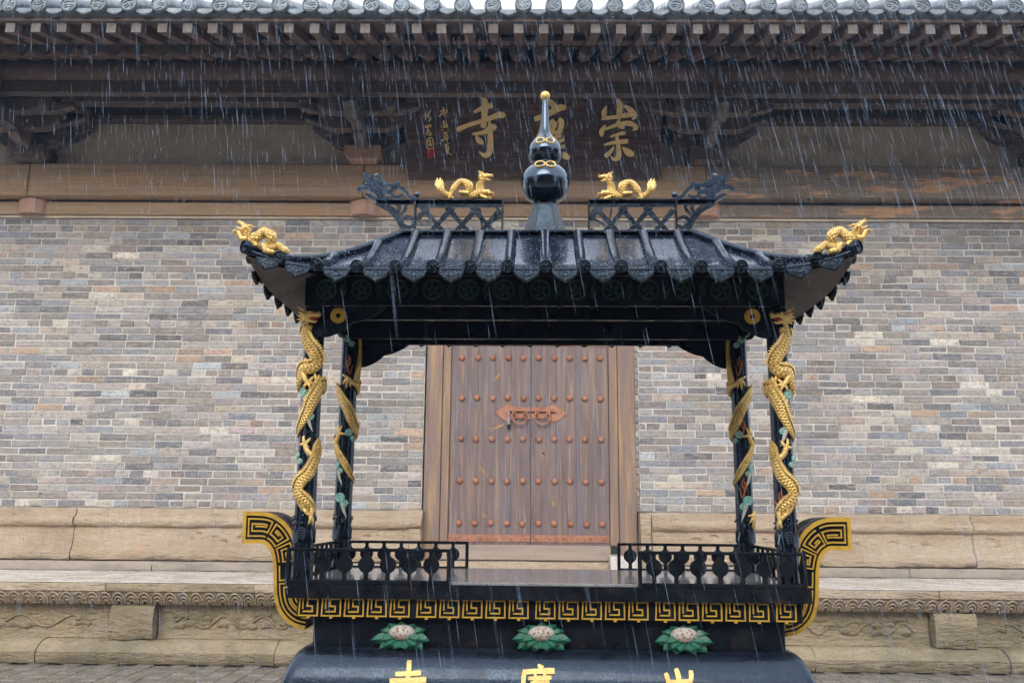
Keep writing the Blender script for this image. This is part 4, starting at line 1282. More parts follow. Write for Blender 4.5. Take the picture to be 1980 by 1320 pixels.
# rails --------------------------------------------------------------------
zR1 = lz(1063, yT)
zRb = lz(1127, yT)
bal = MB()
H = zR1 - zRb
cz = H * .50; rr_ = .0275
bo = [(-.0075, 0), (-.0075, H * .10), (-.0062, H * .20)]
for k in range(13):
    a = R(-68 + 138 * k / 12)
    bo.append((-rr_ * math.cos(a), cz + rr_ * math.sin(a)))
bo += [(-.0062, H * .80), (-.0075, H * .90), (-.0075, H * .96)]
bo = bo + [(-a, b) for a, b in bo[::-1]]
bal.prism(bo, -.005, .005)
balme = bal.mesh('baluster'); balme.materials.append(M['flat_black'])
def railing(x0, x1, y, n, xp):
    rl = bp('railing', (0, y, zRb))
    q = MB()
    q.box(x0, x1, -.008, .008, H - .011, H)
    q.box(x0, x1, -.008, .008, -.010, .004)
    q.build('rail', 'flat_black', rl, bevel=.002)
    for xx in (x0 + .006, x1 - .006):
        q = MB(); q.box(xx - .0065, xx + .0065, -.009, .009, -.02, H - .0112); q.build('rail_post', 'flat_black', rl, bevel=.002)
    for k in range(n):
        link('baluster', balme, rl, (xp(k), 0, 0))
XG0, XG1 = lx(871, yT, 1100), lx(1234, yT, 1100)
pit = .0735
for y in (yT + .006, -yT - .006):
    railing(RX0, XG0, y, 7, lambda k: lx(582, yT, 1095) + k * pit)
    railing(XG1, RX1, y, 7, lambda k: lx(1265, yT, 1100) + k * pit)
for sx in (RX0, RX1):
    rl = bp('railing', (sx + (.008 if sx < 0 else -.008), 0, zRb))
    q = MB(); q.box(-.008, .008, -.375, .375, H - .011, H - .0005); q.box(-.008, .008, -.375, .375, -.010, .004); q.build('rail', 'flat_black', rl, bevel=.002)
    for k in range(9):
        link('baluster', balme, rl, (0, -.30 + k * .075, 0), (0, 0, R(90)))

# scrolled ears -----------------------------------------------------------------
yE = -.22
def epx(u, v):
    p_ = L(u, v, yE)
    return (p_.x, p_.z)
cl = [(470, 1019), (492, 1019), (516, 1021), (536, 1034), (549, 1056), (554, 1085), (555, 1115), (556, 1145), (562, 1168), (577, 1183), (596, 1188)]
wdp = [60, 60, 58, 55, 52, 50, 50, 50, 50, 52, 54]
for side in (-1, 1):
    c2 = [epx(*p_) for p_ in cl]
    x_l = c2[0][0]
    if side > 0:
        xr_ = lx(1644, yE, 1020)
        c2 = [(xr_ - (a - x_l), b - .0035) for a, b in c2]
    kpx = (epx(600, 1100)[0] - epx(500, 1100)[0]) / 100
    q3 = smooth_path([(a, b, w_ * kpx) for (a, b), w_ in zip(c2, wdp)], 6)
    cpts = [(a, b) for a, b, c_ in q3]; cw = [c_ for a, b, c_ in q3]
    ear = MB(); ear.ribbon(cpts, cw, yE, yE + .17)
    ear = bb(ear, 'scroll_ear', 'flat_black')
    # mapping along the centre line
    arc = [0]
    for i in range(1, len(cpts)): arc.append(arc[-1] + math.dist(cpts[i], cpts[i - 1]))
    TOT = arc[-1]
    def emap(s, t, d, cpts=cpts, cw=cw, arc=arc):
        s = max(0, min(TOT - 1e-5, s))
        i = max(j for j in range(len(arc)) if arc[j] <= s)
        i = min(i, len(arc) - 2)
        f_ = (s - arc[i]) / (arc[i + 1] - arc[i])
        x_ = cpts[i][0] + (cpts[i + 1][0] - cpts[i][0]) * f_
        z_ = cpts[i][1] + (cpts[i + 1][1] - cpts[i][1]) * f_
        w_ = cw[i] + (cw[i + 1] - cw[i]) * f_
        i0, i1 = max(i - 1, 0), min(i + 2, len(cpts) - 1)
        tx, tz = cpts[i1][0] - cpts[i0][0], cpts[i1][1] - cpts[i0][1]
        l_ = math.hypot(tx, tz)
        return (x_ - tz / l_ * t * w_, yE + d, z_ + tx / l_ * t * w_)
    def dens(pts, st=.006):
        out = []
        for a, b in zip(pts, pts[1:]):
            n_ = max(1, int(abs(a[0] - b[0]) / st))
            out += [(a[0] + (b[0] - a[0]) * k / n_, a[1] + (b[1] - a[1]) * k / n_) for k in range(n_)]
        return out + [pts[-1]]
    W0 = .095     # nominal width, used to give lines an even thickness in (s, t)
    def eline(mb, pts, w_, d0, d1):
        mb.ribbon([(a, b * W0) for a, b in dens(pts)], w_, d0, d1, f=lambda a, b, d: emap(a, b / W0, d))
    bd = MB()
    eline(bd, [(0, .44), (TOT, .44)], .0125, -.007, .001)
    eline(bd, [(0, -.44), (TOT, -.44)], .0125, -.007, .001)
    eline(bd, [(.006, -.372), (.006, .372)], .013, -.007, .001)
    bd.build('gold_border', 'gold_paint', ear)
    sec = [(.020, .100), (.108, .168), (.176, .236), (.244, .300), (.308, TOT)]
    for i, (s0, s1) in enumerate(sec):
        if s1 > TOT: s1 = TOT
        if s0 > TOT - .02: continue
        fr_ = MB()
        m_ = (s0 + s1) / 2
        e = .0075
        g_ = e / W0 * 1.25
        a0, a1, t0, t1 = s0 + .002, s1 - .002, -.27, .27
        pts = [(a1, t0), (a0, t0), (a0, t1), (a1, t1)]
        if a1 - a0 > .055:
            pts += [(a1, t0 + g_ * 1.6), (a0 + e * 1.7, t0 + g_ * 1.6), (a0 + e * 1.7, t1 - g_ * 1.6), (a1 - e * 1.7, t1 - g_ * 1.6), (a1 - e * 1.7, t0 + g_ * 3.1), (a0 + e * 3.3, t0 + g_ * 3.1)]
        if i % 2: pts = [(a0 + a1 - s_, t_) for s_, t_ in pts]
        eline(fr_, pts, .0048, -.007, .001)
        fr_.build('key_fret', 'gold_paint', ear)

# pillars with dragons --------------------------------------------------------------
PR = .0365
zP0, zP1 = zD + .0005, lz(560, -.305)
pxl = (lx(607, -.305, 650) + lx(588, -.305, 1045)) / 2
pxr = (lx(1502, -.305, 650) + lx(1521, -.305, 1045)) / 2
PXC = (pxr - pxl) / 2
pmid = (pxr + pxl) / 2
def dragon_head(mb, T, s):
    b0 = mb.T
    mb.T = lambda x, y, z: T(x * s, y * s, z * s)
    mb.ball((0, 0, .05), (.30, .24, .27), 12, 8)
    mb.tube([(-.05, 0, .05), (.2, 0, .13), (.45, 0, .15), (.70, 0, .10), (.80, 0, .04)], [.25, .23, .17, .14, .06], 10)
    mb.ball((.70, 0, .20), (.11, .13, .09), 8, 6)
    mb.tube([(-.02, 0, -.10), (.22, 0, -.24), (.45, 0, -.30), (.62, 0, -.26)], [.20, .13, .09, .04], 8)
    for sy in (-1, 1):
        mb.tube([(-.02, sy * .12, .25), (-.22, sy * .18, .42), (-.42, sy * .20, .46), (-.60, sy * .18, .62)], [.07, .055, .045, .015], 6)
        mb.ball((.18, sy * .19, .26), .085, 8, 6)
        mb.tube([(-.1, sy * .22, .12), (-.3, sy * .34, .2), (-.42, sy * .36, .14)], [.09, .07, .01], 6)
        mb.tube([(.62, sy * .12, .10), (.8, sy * .2, .22), (.72, sy * .22, .36)], [.03, .025, .008], 5)
    for k, (dx_, dz_) in enumerate(((-.55, .28), (-.62, .05), (-.60, -.2), (-.45, -.42), (-.2, -.55), (.05, -.52))):
        mb.tube([(-.05 + dx_ * .15, 0, dz_ * .25), (dx_ * .7, .05 * (-1) ** k, dz_ * .7), (dx_ * 1.05, .0, dz_ * 1.0 + .05)], [.13, .085, .01], 6)
    mb.T = b0
def pillar(sx, front, pid):
    X, Y = pmid + sx * PXC, (-.305 if front else .305)
    po = bp('pillar', (X, Y, 0))
    q = MB(); q.lathe([(PR + .002, zP0), (PR, zP0 + .03), (PR * .97, zP1)], n=28)
    q.build('shaft', 'lacquer', po, smooth=60)
    yref = Y
    def surf(phi, v, off):         # v: pixel row on this pillar's front; mirrored for the right hand pair
        z_ = lz(v, yref - PR, 1057)
        r_ = PR + off
        return Vector((-sx * r_ * math.sin(R(phi)), -r_ * math.cos(R(phi)), z_))
    k_ = 1 if front else .83
    def vv(v): return v
    def body(path, rmax, name, mat='gold_scales', r0=.4, r1=.25):
        pts = smooth_path(path, 5)
        n_ = len(pts)
        P3, rad, nor = [], [], []
        for i, (ph, v) in enumerate(pts):
            t = i / (n_ - 1)
            r_ = rmax * min(1, r0 + t * 5, r1 + (1 - t) * 3.2)
            rad.append(r_)
            P3.append(surf(ph, v, r_ * .22))
            nor.append(Vector((-sx * math.sin(R(ph)), -math.cos(R(ph)), 0)))
        mb = MB(); mb.tube(P3, rad, 12, flat=.56, fix=nor, uvs=(.60, 125))
        o = mb.build(name, mat, po, smooth=80)
        # fins along the back
        fm = MB()
        for i in range(2, n_ - 2):
            t = (P3[i + 1] - P3[i - 1]).normalized()
            sd_ = nor[i].cross(t).normalized()
            if sd_.z < 0: sd_ = -sd_
            b_ = P3[i] + sd_ * rad[i] * .85 + nor[i] * rad[i] * .35
            w_ = t * .0055
            tip = b_ + sd_ * rad[i] * .62 + t * .008 + nor[i] * .001
            up_ = nor[i] * .003
            fm.add([tuple(b_ - w_ - up_), tuple(b_ + w_ - up_), tuple(b_ + w_ + up_), tuple(b_ - w_ + up_), tuple(tip)], [(0, 1, 4), (1, 2, 4), (2, 3, 4), (3, 0, 4)])
        fm.build('dragon_fins', 'gold', o)
        return o, P3
    def leg(path, toes, par, r_=.011):
        mb = MB()
        pts = smooth_path(path, 4)
        mb.tube([surf(a, b, .006) for a, b in pts], [r_ * (1.15 - .5 * i / len(pts)) for i in range(len(pts))], 8)
        a0, b0 = path[-1]
        for (da, db) in toes:
            mb.tube([surf(a0, b0, .006), surf(a0 + da * .55, b0 + db * .5, .011), surf(a0 + da * .85, b0 + db * .9, .007), surf(a0 + da, b0 + db * 1.15, .001)], [.0065, .0055, .0045, .0012], 6)
        mb.build('dragon_claw', 'gold', par, smooth=60)
    def cloud(ph, v, s=1.0, tail=True):
        c = bp('cloud_relief', (0, 0, 0), po)
        q = MB()
        for (da, dv, rr__) in ((0, 0, .019), (30, 11, .014)):
            cc = surf(ph + da, v + dv, .000)
            n_ = Vector((cc.x, cc.y, 0)).normalized()
            e1 = Vector((-n_.y, n_.x, 0)); e2 = Vector((0, 0, 1))
            q.tube([cc + n_ * (.0035) - n_ * .006, cc + n_ * .0035], [rr__ * s, rr__ * s * .85], 12)
            pts = []
            for k in range(20):
                a = k / 19 * 9.5
                r__ = rr__ * s * (1 - k / 24)
                pts.append(cc + e1 * (r__ * math.cos(a)) + e2 * (r__ * math.sin(a)) + n_ * .004)
            e = MB(); e.tube(pts, .0017, 5); e.build('cloud_edge', 'cloud_edge', c, smooth=60)
        q.build('cloud_body', 'turquoise', c, smooth=50)
        if tail:
            e = MB()
            e.tube([surf(ph + 15, v + 10, .001), surf(ph + 30, v + 26, .001), surf(ph + 48, v + 40, .001)], [.008 * s, .006 * s, .001], 6)
            e.build('cloud_tail', 'cloud_edge', c, smooth=60)
    def flame(ph, v, s=1.0):
        mb = MB()
        for pts in (((0, 20), (8, 32), (20, 30), (26, 16), (36, 10)), ((0, 20), (-6, 6), (2, -4), (0, -14)), ((2, 14), (12, 4), (10, -8)), ((-4, 16), (-14, 8), (-10, -2))):
            pp = smooth_path([(ph + a * s * 1.2, v + b * s) for a, b in pts], 3)
            mb.tube([surf(a, b, .0015) for a, b in pp], [.0042 * (1 - .7 * i / len(pp)) for i in range(len(pp))], 5)
        mb.build('flame_relief', 'flame', po, smooth=60)
    # breaking waves round the foot
    wm = MB()
    if front: vb, vt = 1054, 1006
    else: vb, vt = 1046, 1003
    for c0 in range(0, 360, 72):
        for r_ in (10, 15, 20, 25, 30):
            pts = []
            for k in range(13):
                a = math.pi * k / 12
                pts.append(surf(c0 + math.cos(a) * r_ * 1.25, vb - math.sin(a) * r_ * (1 if front else .85), .0025))
            wm.tube(pts, .0014, 4)
    for k in range(26):
        wm.ball(tuple(surf(random.uniform(0, 360), vt + random.uniform(-6, 12), .002)), random.uniform(.003, .006), 7, 5)
    wm.build('wave_relief', 'glossy_black', po, smooth=60)
    if front:
        p1 = [(-22, 628), (-30, 645), (-12, 665), (20, 684), (32, 700), (8, 712), (-30, 714), (-55, 722), (-70, 735), (-95, 745), (-140, 752), (-180, 752), (-230, 748), (-275, 745), (-305, 748),
              (-325, 762), (-345, 782), (-362, 802), (-390, 822), (-425, 838), (-470, 848)]
        if sx > 0: p1 = [(a, v + 3) for a, v in p1]
        d1, _ = body(p1, .0245, 'dragon_body', r0=.85)
        p2 = [(-640, 850), (-655, 862), (-664, 880), (-680, 900), (-700, 918), (-735, 935), (-748, 950), (-730, 964), (-700, 975), (-672, 985), (-660, 1000)]
        d2, _ = body(p2, .0215, 'dragon_tail', r0=.4, r1=.1)
        hd = MB()
        hc = surf(-14, 616, .022)
        s_ = .060
        dragon_head(hd, lambda x, y, z: (hc.x - sx * x, hc.y + y, hc.z + z), s_)
        hd.build('dragon_head', 'gold', po, smooth=60)
        q = MB(); q.ball((0, 0, 0), (.020, .007, .005), 8, 5)
        tg = q.build('tongue', 'mouth_red', po, smooth=60); tg.location = (hc.x - sx * .022, hc.y - .003, hc.z - .006)
        leg([(-35, 722), (-20, 735), (-5, 742)], [(35, 2), (28, -12), (20, 14), (-20, 12)], d1)
        leg([(-330, 745), (-325, 738)], [(14, -12), (-10, -14), (28, -8)], d1, .008)
        leg([(38, 884), (12, 876), (-4, 862)], [(26, -12), (-26, 0), (-8, -16), (20, 8)], d2)
        leg([(48, 985), (42, 1000)], [(-30, -6), (-8, 16), (12, 18), (-44, -14)], d2, .009)
        # ragged tail fin
        for (a, b, c_) in ((-35, 960, 22), (-18, 970, 22), (0, 978, 20), (18, 985, 20)):
            mb = MB(); mb.tube([surf(a, b, .006), surf(a + 6, b + c_ * .5, .006), surf(a + 18, b + c_, .002)], [.009, .006, .001], 6); mb.build('tail_fin', 'gold', d2, smooth=60)
        cloud(-38, 760, .95); cloud(-16 if sx < 0 else -24, 797 if sx < 0 else 820, 1.0); cloud(-62, 884, .8, False)
        if sx > 0:
            flame(10, 735, 1.0); flame(28, 955, 1.0)
    else:
        p1 = [(-80, 640), (-95, 655), (-110, 675), (-95, 700), (-75, 722), (-70, 740), (-110, 752), (-160, 756), (-215, 754), (-270, 752), (-310, 760), (-345, 778), (-375, 795), (-400, 815), (-440, 832), (-490, 842), (-560, 846),
              (-610, 852), (-655, 862), (-690, 880), (-725, 898), (-755, 915), (-790, 928), (-840, 936)]
        p1 = [(-a - 0, v) for a, v in p1]
        d1, _ = body(p1, .020, 'dragon_body', r0=.6)
        leg([(70, 745), (30, 740), (10, 732)], [(-30, 12), (-10, 18), (14, 16), (-35, -6)], d1)
        leg([(-60, 858), (-42, 848), (-30, 840)], [(-10, -16), (14, -14), (40, 2)], d1)
        cloud(-8, 655, .9, False); cloud(28, 838, .9, False); cloud(-48, 902, .9); cloud(-12, 965, 1.15)
        flame(5, 698, .8)
        if sx > 0:
            flame(0, 815, .8); flame(8, 930, .85)
            leg([(-50, 985), (-40, 992)], [(36, 2), (26, 14), (8, 22), (-6, 24)], d1, .007)
for sx in (-1, 1):
    for fr_ in (True, False):
        pillar(sx, fr_, 0)

# frieze boards and brackets -------------------------------------------------------------
yF = -.345
FX0, FX1 = lx(590, yF, 560), lx(1517, yF, 560)
zF0, zF1 = lz(591, yF), lz(512, yF)
frz = bp('frieze', (0, 0, 0))
for (x0, x1, y0, y1) in ((FX0, FX1, yF, yF + .018), (FX0, FX1, -yF - .018, -yF), (FX0, FX0 + .018, yF + .0185, -yF - .0185), (FX1 - .018, FX1, yF + .0185, -yF - .0185)):
    q = MB(); q.box(x0, x1, y0, y1, zF0 - (.017 if y0 > .3 else 0), zF1); q.build('frieze_board', 'flat_black', frz, bevel=.002)
q = MB(); q.box(FX0 + .02, FX1 - .02, yF + .02, -yF - .02, zF0 + .07, zF0 + .085); q.build('ceiling_plate', 'flat_black', frz)
# inner beam below the boards
q = MB(); q.box(FX0 + .05, FX1 - .05, -.20, -.17, lz(618, -.20), zF0 + .069); q.box(FX0 + .05, FX1 - .05, .17, .20, lz(618, -.20), zF0 + .069); q.build('inner_beam', 'flat_black', frz, bevel=.003)
# small points along the lower edge
q = MB()
for yy in (yF + .004, -yF - .014):
    for k in range(14):
        xx = FX0 + .10 + (FX1 - FX0 - .2) * k / 13
        q.prism([(xx - .008, zF0 + .001), (xx, zF0 - .007), (xx + .008, zF0 + .001)], yy, yy + .01)
q.build('edge_points', 'flat_black', frz)
rm = MB()
rm.ring((0, 0, 0), .036, .0032, 24, 5); rm.ring((0, 0, 0), .031, .0016, 24, 4)
for k in range(5):
    a = R(90 + 72 * k)
    rm.ribbon([(.006 * math.cos(a), .006 * math.sin(a)), (.016 * math.cos(a + .25), .016 * math.sin(a + .25)), (.027 * math.cos(a), .027 * math.sin(a))], [.006, .013, .003], -.004, .002, sub=3)
rm.ring((.063, 0, 0), .011, .0024, 14, 5)
rm.ribbon([(.063, -.034), (.056, -.022), (.070, -.016), (.063, .0)], .004, -.003, .002, sub=3)
rm.ribbon([(.063, .034), (.070, .022), (.056, .016), (.063, .0)], .004, -.003, .002, sub=3)
rme2 = rm.mesh('roundel', smooth=50); rme2.materials.append(M['dark_green'])
zc = (zF0 + lz(530, yF)) / 2
for k in range(13):
    link('roundel', rme2, frz, (FX0 + .078 + k * (FX1 - FX0 - .175) / 12, yF - .002, zc))
brk = [(590, 592), (748, 592), (738, 600), (722, 610), (702, 619), (680, 624), (672, 632), (655, 643), (637, 650), (622, 652), (612, 650), (606, 645), (600, 640), (594, 630)]
for sx in (-1, 1):
    for sy in (-1, 1):
        poly = []
        for (u, v) in brk:
            p_ = L(u, v, yF)
            xx = p_.x - pmid
            poly.append((pmid + (xx if sx < 0 else -xx), p_.z))
        y0 = yF + .003 if sy < 0 else -yF - .011
        bo_ = MB(); bo_.prism(poly, y0, y0 + .008)
        bo_ = bo_.build('corner_bracket', 'flat_black', burner, bevel=.0015)
        if sy < 0:
            c_ = L(654, 610, yF)
            q = MB()
            cx = pmid + (c_.x - pmid) * (1 if sx < 0 else -1)
            q.lathe([(.0285, -.002), (.0285, .004), (.027, .006), (.0095, .006), (.0085, .0)], (cx, y0, c_.z), 28, 'y')
            q.build('gold_ring', 'gold_paint', bo_, smooth=40)
            q = MB(); q.lathe([(.0084, -.002), (.0084, .0035), (.006, .0045)], (cx, y0, c_.z), 16, 'y'); q.build('ring_centre', 'flat_black', bo_, smooth=40)

# roof ------------------------------------------------------------------------------------
yE0 = .58
ze = lz(521, -yE0)
hx = (lx(1652, -.60, 490) - lx(480, -.60, 490)) / 2
xc = (lx(1652, -.60, 490) + lx(480, -.60, 490)) / 2
zt = lz(452, -.13)
xt = (lx(1338, -.13, 450) - lx(782, -.13, 450)) / 2
yt = .13
UP = .062
def cfun(t): return max(0, (t - .25) / .75) ** 2.2
def zsurf(t, cf):
    e = ze + UP * cf
    g = 1 - (1 - t) ** 1.55
    g = .22 * t + .78 * g
    return zt + (e - zt) * g
def rfront(x, t, sy=-1):          # point on the front or back slope; x relative to the centre
    fr_ = max(0, (abs(x) - xt) / (hx - xt))
    y = yt + (yE0 + .025 * cfun(fr_) - yt) * t
    return Vector((xc + x, sy * y, zsurf(t, cfun(fr_))))
def rside(yv, t, sx=-1):
    fr_ = max(0, (abs(yv) - yt) / (yE0 - yt))
    xx = xt + (hx - xt) * t
    return Vector((xc + sx * xx, yv * (1 + .043 * cfun(fr_)), zsurf(t, cfun(fr_))))
roofo = bp('pavilion_roof', (0, 0, 0))
NT = 12
def slope_mesh(fn, lo_top, lo_bot, n=36, dz_=0.0, flip=False):
    vs, fs = [], []
    for j in range(NT + 1):
        t = j / NT
        h = lo_top + (lo_bot - lo_top) * t
        for i in range(n + 1):
            a = -h + 2 * h * i / n
            p_ = fn(a, t)
            vs.append((p_.x, p_.y, p_.z + dz_ * (1 if t > 0 else .3)))
    for j in range(NT):
        for i in range(n):
            q_ = (j * (n + 1) + i, j * (n + 1) + i + 1, (j + 1) * (n + 1) + i + 1, (j + 1) * (n + 1) + i)
            fs.append(q_ if not flip else q_[::-1])
    return vs, fs
for nm, dz_, mt in (('roof_skin', 0, 'wet_roof'), ('soffit', -.022, 'soffit')):
    q = MB()
    q.add(*slope_mesh(lambda a, t: rfront(a, t, -1), xt, hx, dz_=dz_))
    q.add(*slope_mesh(lambda a, t: rfront(a, t, 1), xt, hx, dz_=dz_))
    q.add(*slope_mesh(lambda a, t: rside(a, t, -1), yt, yE0, 16, dz_))
    q.add(*slope_mesh(lambda a, t: rside(a, t, 1), yt, yE0, 16, dz_))
    q.build(nm, mt, roofo, smooth=50)
# rim along the eaves
q = MB()
for sy in (-1, 1):
    pts = [rfront(-hx + 2 * hx * i / 60, 1, sy) + Vector((0, sy * .004, -.004)) for i in range(61)]
    q.tube(pts, .0095, 8)
for sx in (-1, 1):
    pts = [rside(-yE0 + 2 * yE0 * i / 30, 1, sx) + Vector((sx * .004, 0, -.004)) for i in range(31)]
    q.tube(pts, .0095, 8)
q.build('eave_rim', 'lacquer', roofo, smooth=60)
# hips
for sx in (-1, 1):
    for sy in (-1, 1):
        q = MB()
        pts = [rfront(sx * (xt + (hx - xt) * t), t, sy) + Vector((0, 0, .010)) for t in [k / 14 for k in range(15)]]
        pts.append(pts[-1] + (pts[-1] - pts[-2]) * .25 + Vector((0, 0, .006)))
        q.tube(pts, [.0125] * 15 + [.014], 10)
        q.build('hip_ridge', 'wet_roof', roofo, smooth=60)
# tile tubes, caps and drips
capq = MB()
capq.lathe([(.023, -.02), (.023, .004), (.0205, .0075), (.0185, .0075), (.0178, .003), (.001, .004)], (0, 0, 0), 22, 'y')
capq.ball((0, -.004, .0), (.006, .004, .006), 8, 6)
for k in range(5):
    a = R(90 + 72 * k)
    capq.ball((.0115 * math.cos(a), -.0035, .0115 * math.sin(a)), (.0042, .003, .0042), 6, 5)
capme = capq.mesh('tile_cap', smooth=50); capme.materials.append(M['lacquer'])
dq = MB()
dp = [(-.043, .0)]
for k in range(1, 8):
    t = k / 8
    dp.append((-.043 * (1 - t ** 2.0 * .95) - .002 * math.sin(math.pi * t), -.042 * (t ** .8)))
dp.append((0, -.046))
dp = dp + [(-a, b) for a, b in dp[-2::-1]]
dq.prism(dp, -.003, .004)
dq.tube([(a * .95, -.003, b * .95 - .001) for a, b in dp] + [(dp[0][0] * .95, -.003, -.001)], .0026, 5, caps=False)
dq.tube([(a * .76, -.003, b * .76 - .004) for a, b in dp] + [(dp[0][0] * .76, -.003, -.004)], .0012, 4, caps=False)
for s_ in (-1, 1):
    for pl in ([(.002, -.030), (.010, -.024), (.020, -.020), (.025, -.012), (.018, -.008), (.013, -.013)], [(.001, -.009), (.008, -.011), (.007, -.020), (.001, -.024)]):
        dq.tube([(s_ * a, -.003, b) for a, b in smooth_path(pl, 3)], .0018, 5)
dme = dq.mesh('drip_tile', smooth=40); dme.materials.append(M['lacquer'])
us_caps = [540, 611, 689, 764, 836, 909, 981, 1056, 1130, 1202, 1278, 1356, 1434, 1508, 1581]
xs_caps = [lx(u, -.60, 515) - xc for u in us_caps]
def eave_slope(x):
    a, b = rfront(x - .03, 1), rfront(x + .03, 1)
    return math.atan2(b.z - a.z, b.x - a.x)
for sy in (-1, 1):
    for x in xs_caps:
        p_ = rfront(x, 1, sy)
        link('tile_cap', capme, roofo, (p_.x, p_.y + sy * .012, p_.z + .008), (0, -eave_slope(x), 0 if sy < 0 else math.pi))
        t0 = max(0.03, (abs(x) - xt) / (hx - xt) + .03)
        if t0 < .93:
            q = MB()
            n_ = 14
            pts = [rfront(x, t0 + (1 - t0) * k / n_, sy) + Vector((0, 0, .006)) for k in range(n_ + 1)]
            q.tube(pts, [.019 if k % 5 else .0205 for k in range(n_ + 1)], 12)
            q.build('cover_tile_row', 'wet_roof', roofo, smooth=60)
    xx = [(-hx + .04)] + xs_caps + [hx - .04]
    for a, b in zip(xx, xx[1:]):
        m_ = (a + b) / 2
        p_ = rfront(m_, 1, sy)
        link('drip_tile', dme, roofo, (p_.x, p_.y + sy * .010, p_.z - .003), (R(-6) if sy < 0 else R(6), -eave_slope(m_), 0 if sy < 0 else math.pi))
for sx in (-1, 1):
    n_ = 9
    ys = [-yE0 + .05 + (2 * yE0 - .1) * k / (n_ - 1) for k in range(n_)]
    for y in ys:
        p_ = rside(y, 1, sx)
        link('tile_cap', capme, roofo, (p_.x + sx * .012, p_.y, p_.z + .008), (0, 0, R(-90) * (1 if sx < 0 else -1)))
        t0 = max(0.04, (abs(y) - yt) / (yE0 - yt) + .04)
        if t0 < .9:
            q = MB(); q.tube([rside(y, t0 + (1 - t0) * k / 12, sx) + Vector((0, 0, .006)) for k in range(13)], .019, 12)
            q.build('cover_tile_row', 'wet_roof', roofo, smooth=60)
    for a, b in zip(ys, ys[1:]):
        m_ = (a + b) / 2
        p_ = rside(m_, 1, sx)
        sl = math.atan2(rside(m_ + .03, 1, sx).z - rside(m_ - .03, 1, sx).z, .06)
        link('drip_tile', dme, roofo, (p_.x + sx * .010, p_.y, p_.z - .003), (0, -sl * (-sx), R(-90) * (1 if sx < 0 else -1)))
    # curled corner tiles
for sx in (-1, 1):
    for sy in (-1, 1):
        p_ = rfront(sx * hx, 1, sy)
        q = MB()
        q.lathe([(.024, -.03), (.024, .006), (.0205, .009), (.019, .004), (.001, .005)], (0, 0, 0), 20, 'y')
        q.build('corner_cap', 'lacquer', roofo, smooth=50, loc=(p_.x + sx * .006, p_.y + sy * .008, p_.z + .006)).rotation_euler = (0, 0, R(-38) * (1 if sx < 0 else -1) * (1 if sy < 0 else -1) + (0 if sy < 0 else math.pi))
# ridge slab
zs0, zs1 = lz(458, -.15), lz(444, -.15)
SXH = (lx(1346, -.15, 447) - lx(769, -.15, 447)) / 2
sxc = (lx(1346, -.15, 447) + lx(769, -.15, 447)) / 2
q = MB(); q.box(sxc - SXH, sxc + SXH, -.15, .15, zs1 - .012, zs1); ridge = q.build('ridge_slab', 'lacquer', burner, bevel=.003)
q = MB(); q.box(sxc - SXH + .02, sxc + SXH - .02, -.13, .13, zs0 - .01, zs1 - .0125); q.build('slab_skirt', 'flat_black', ridge, bevel=.003)

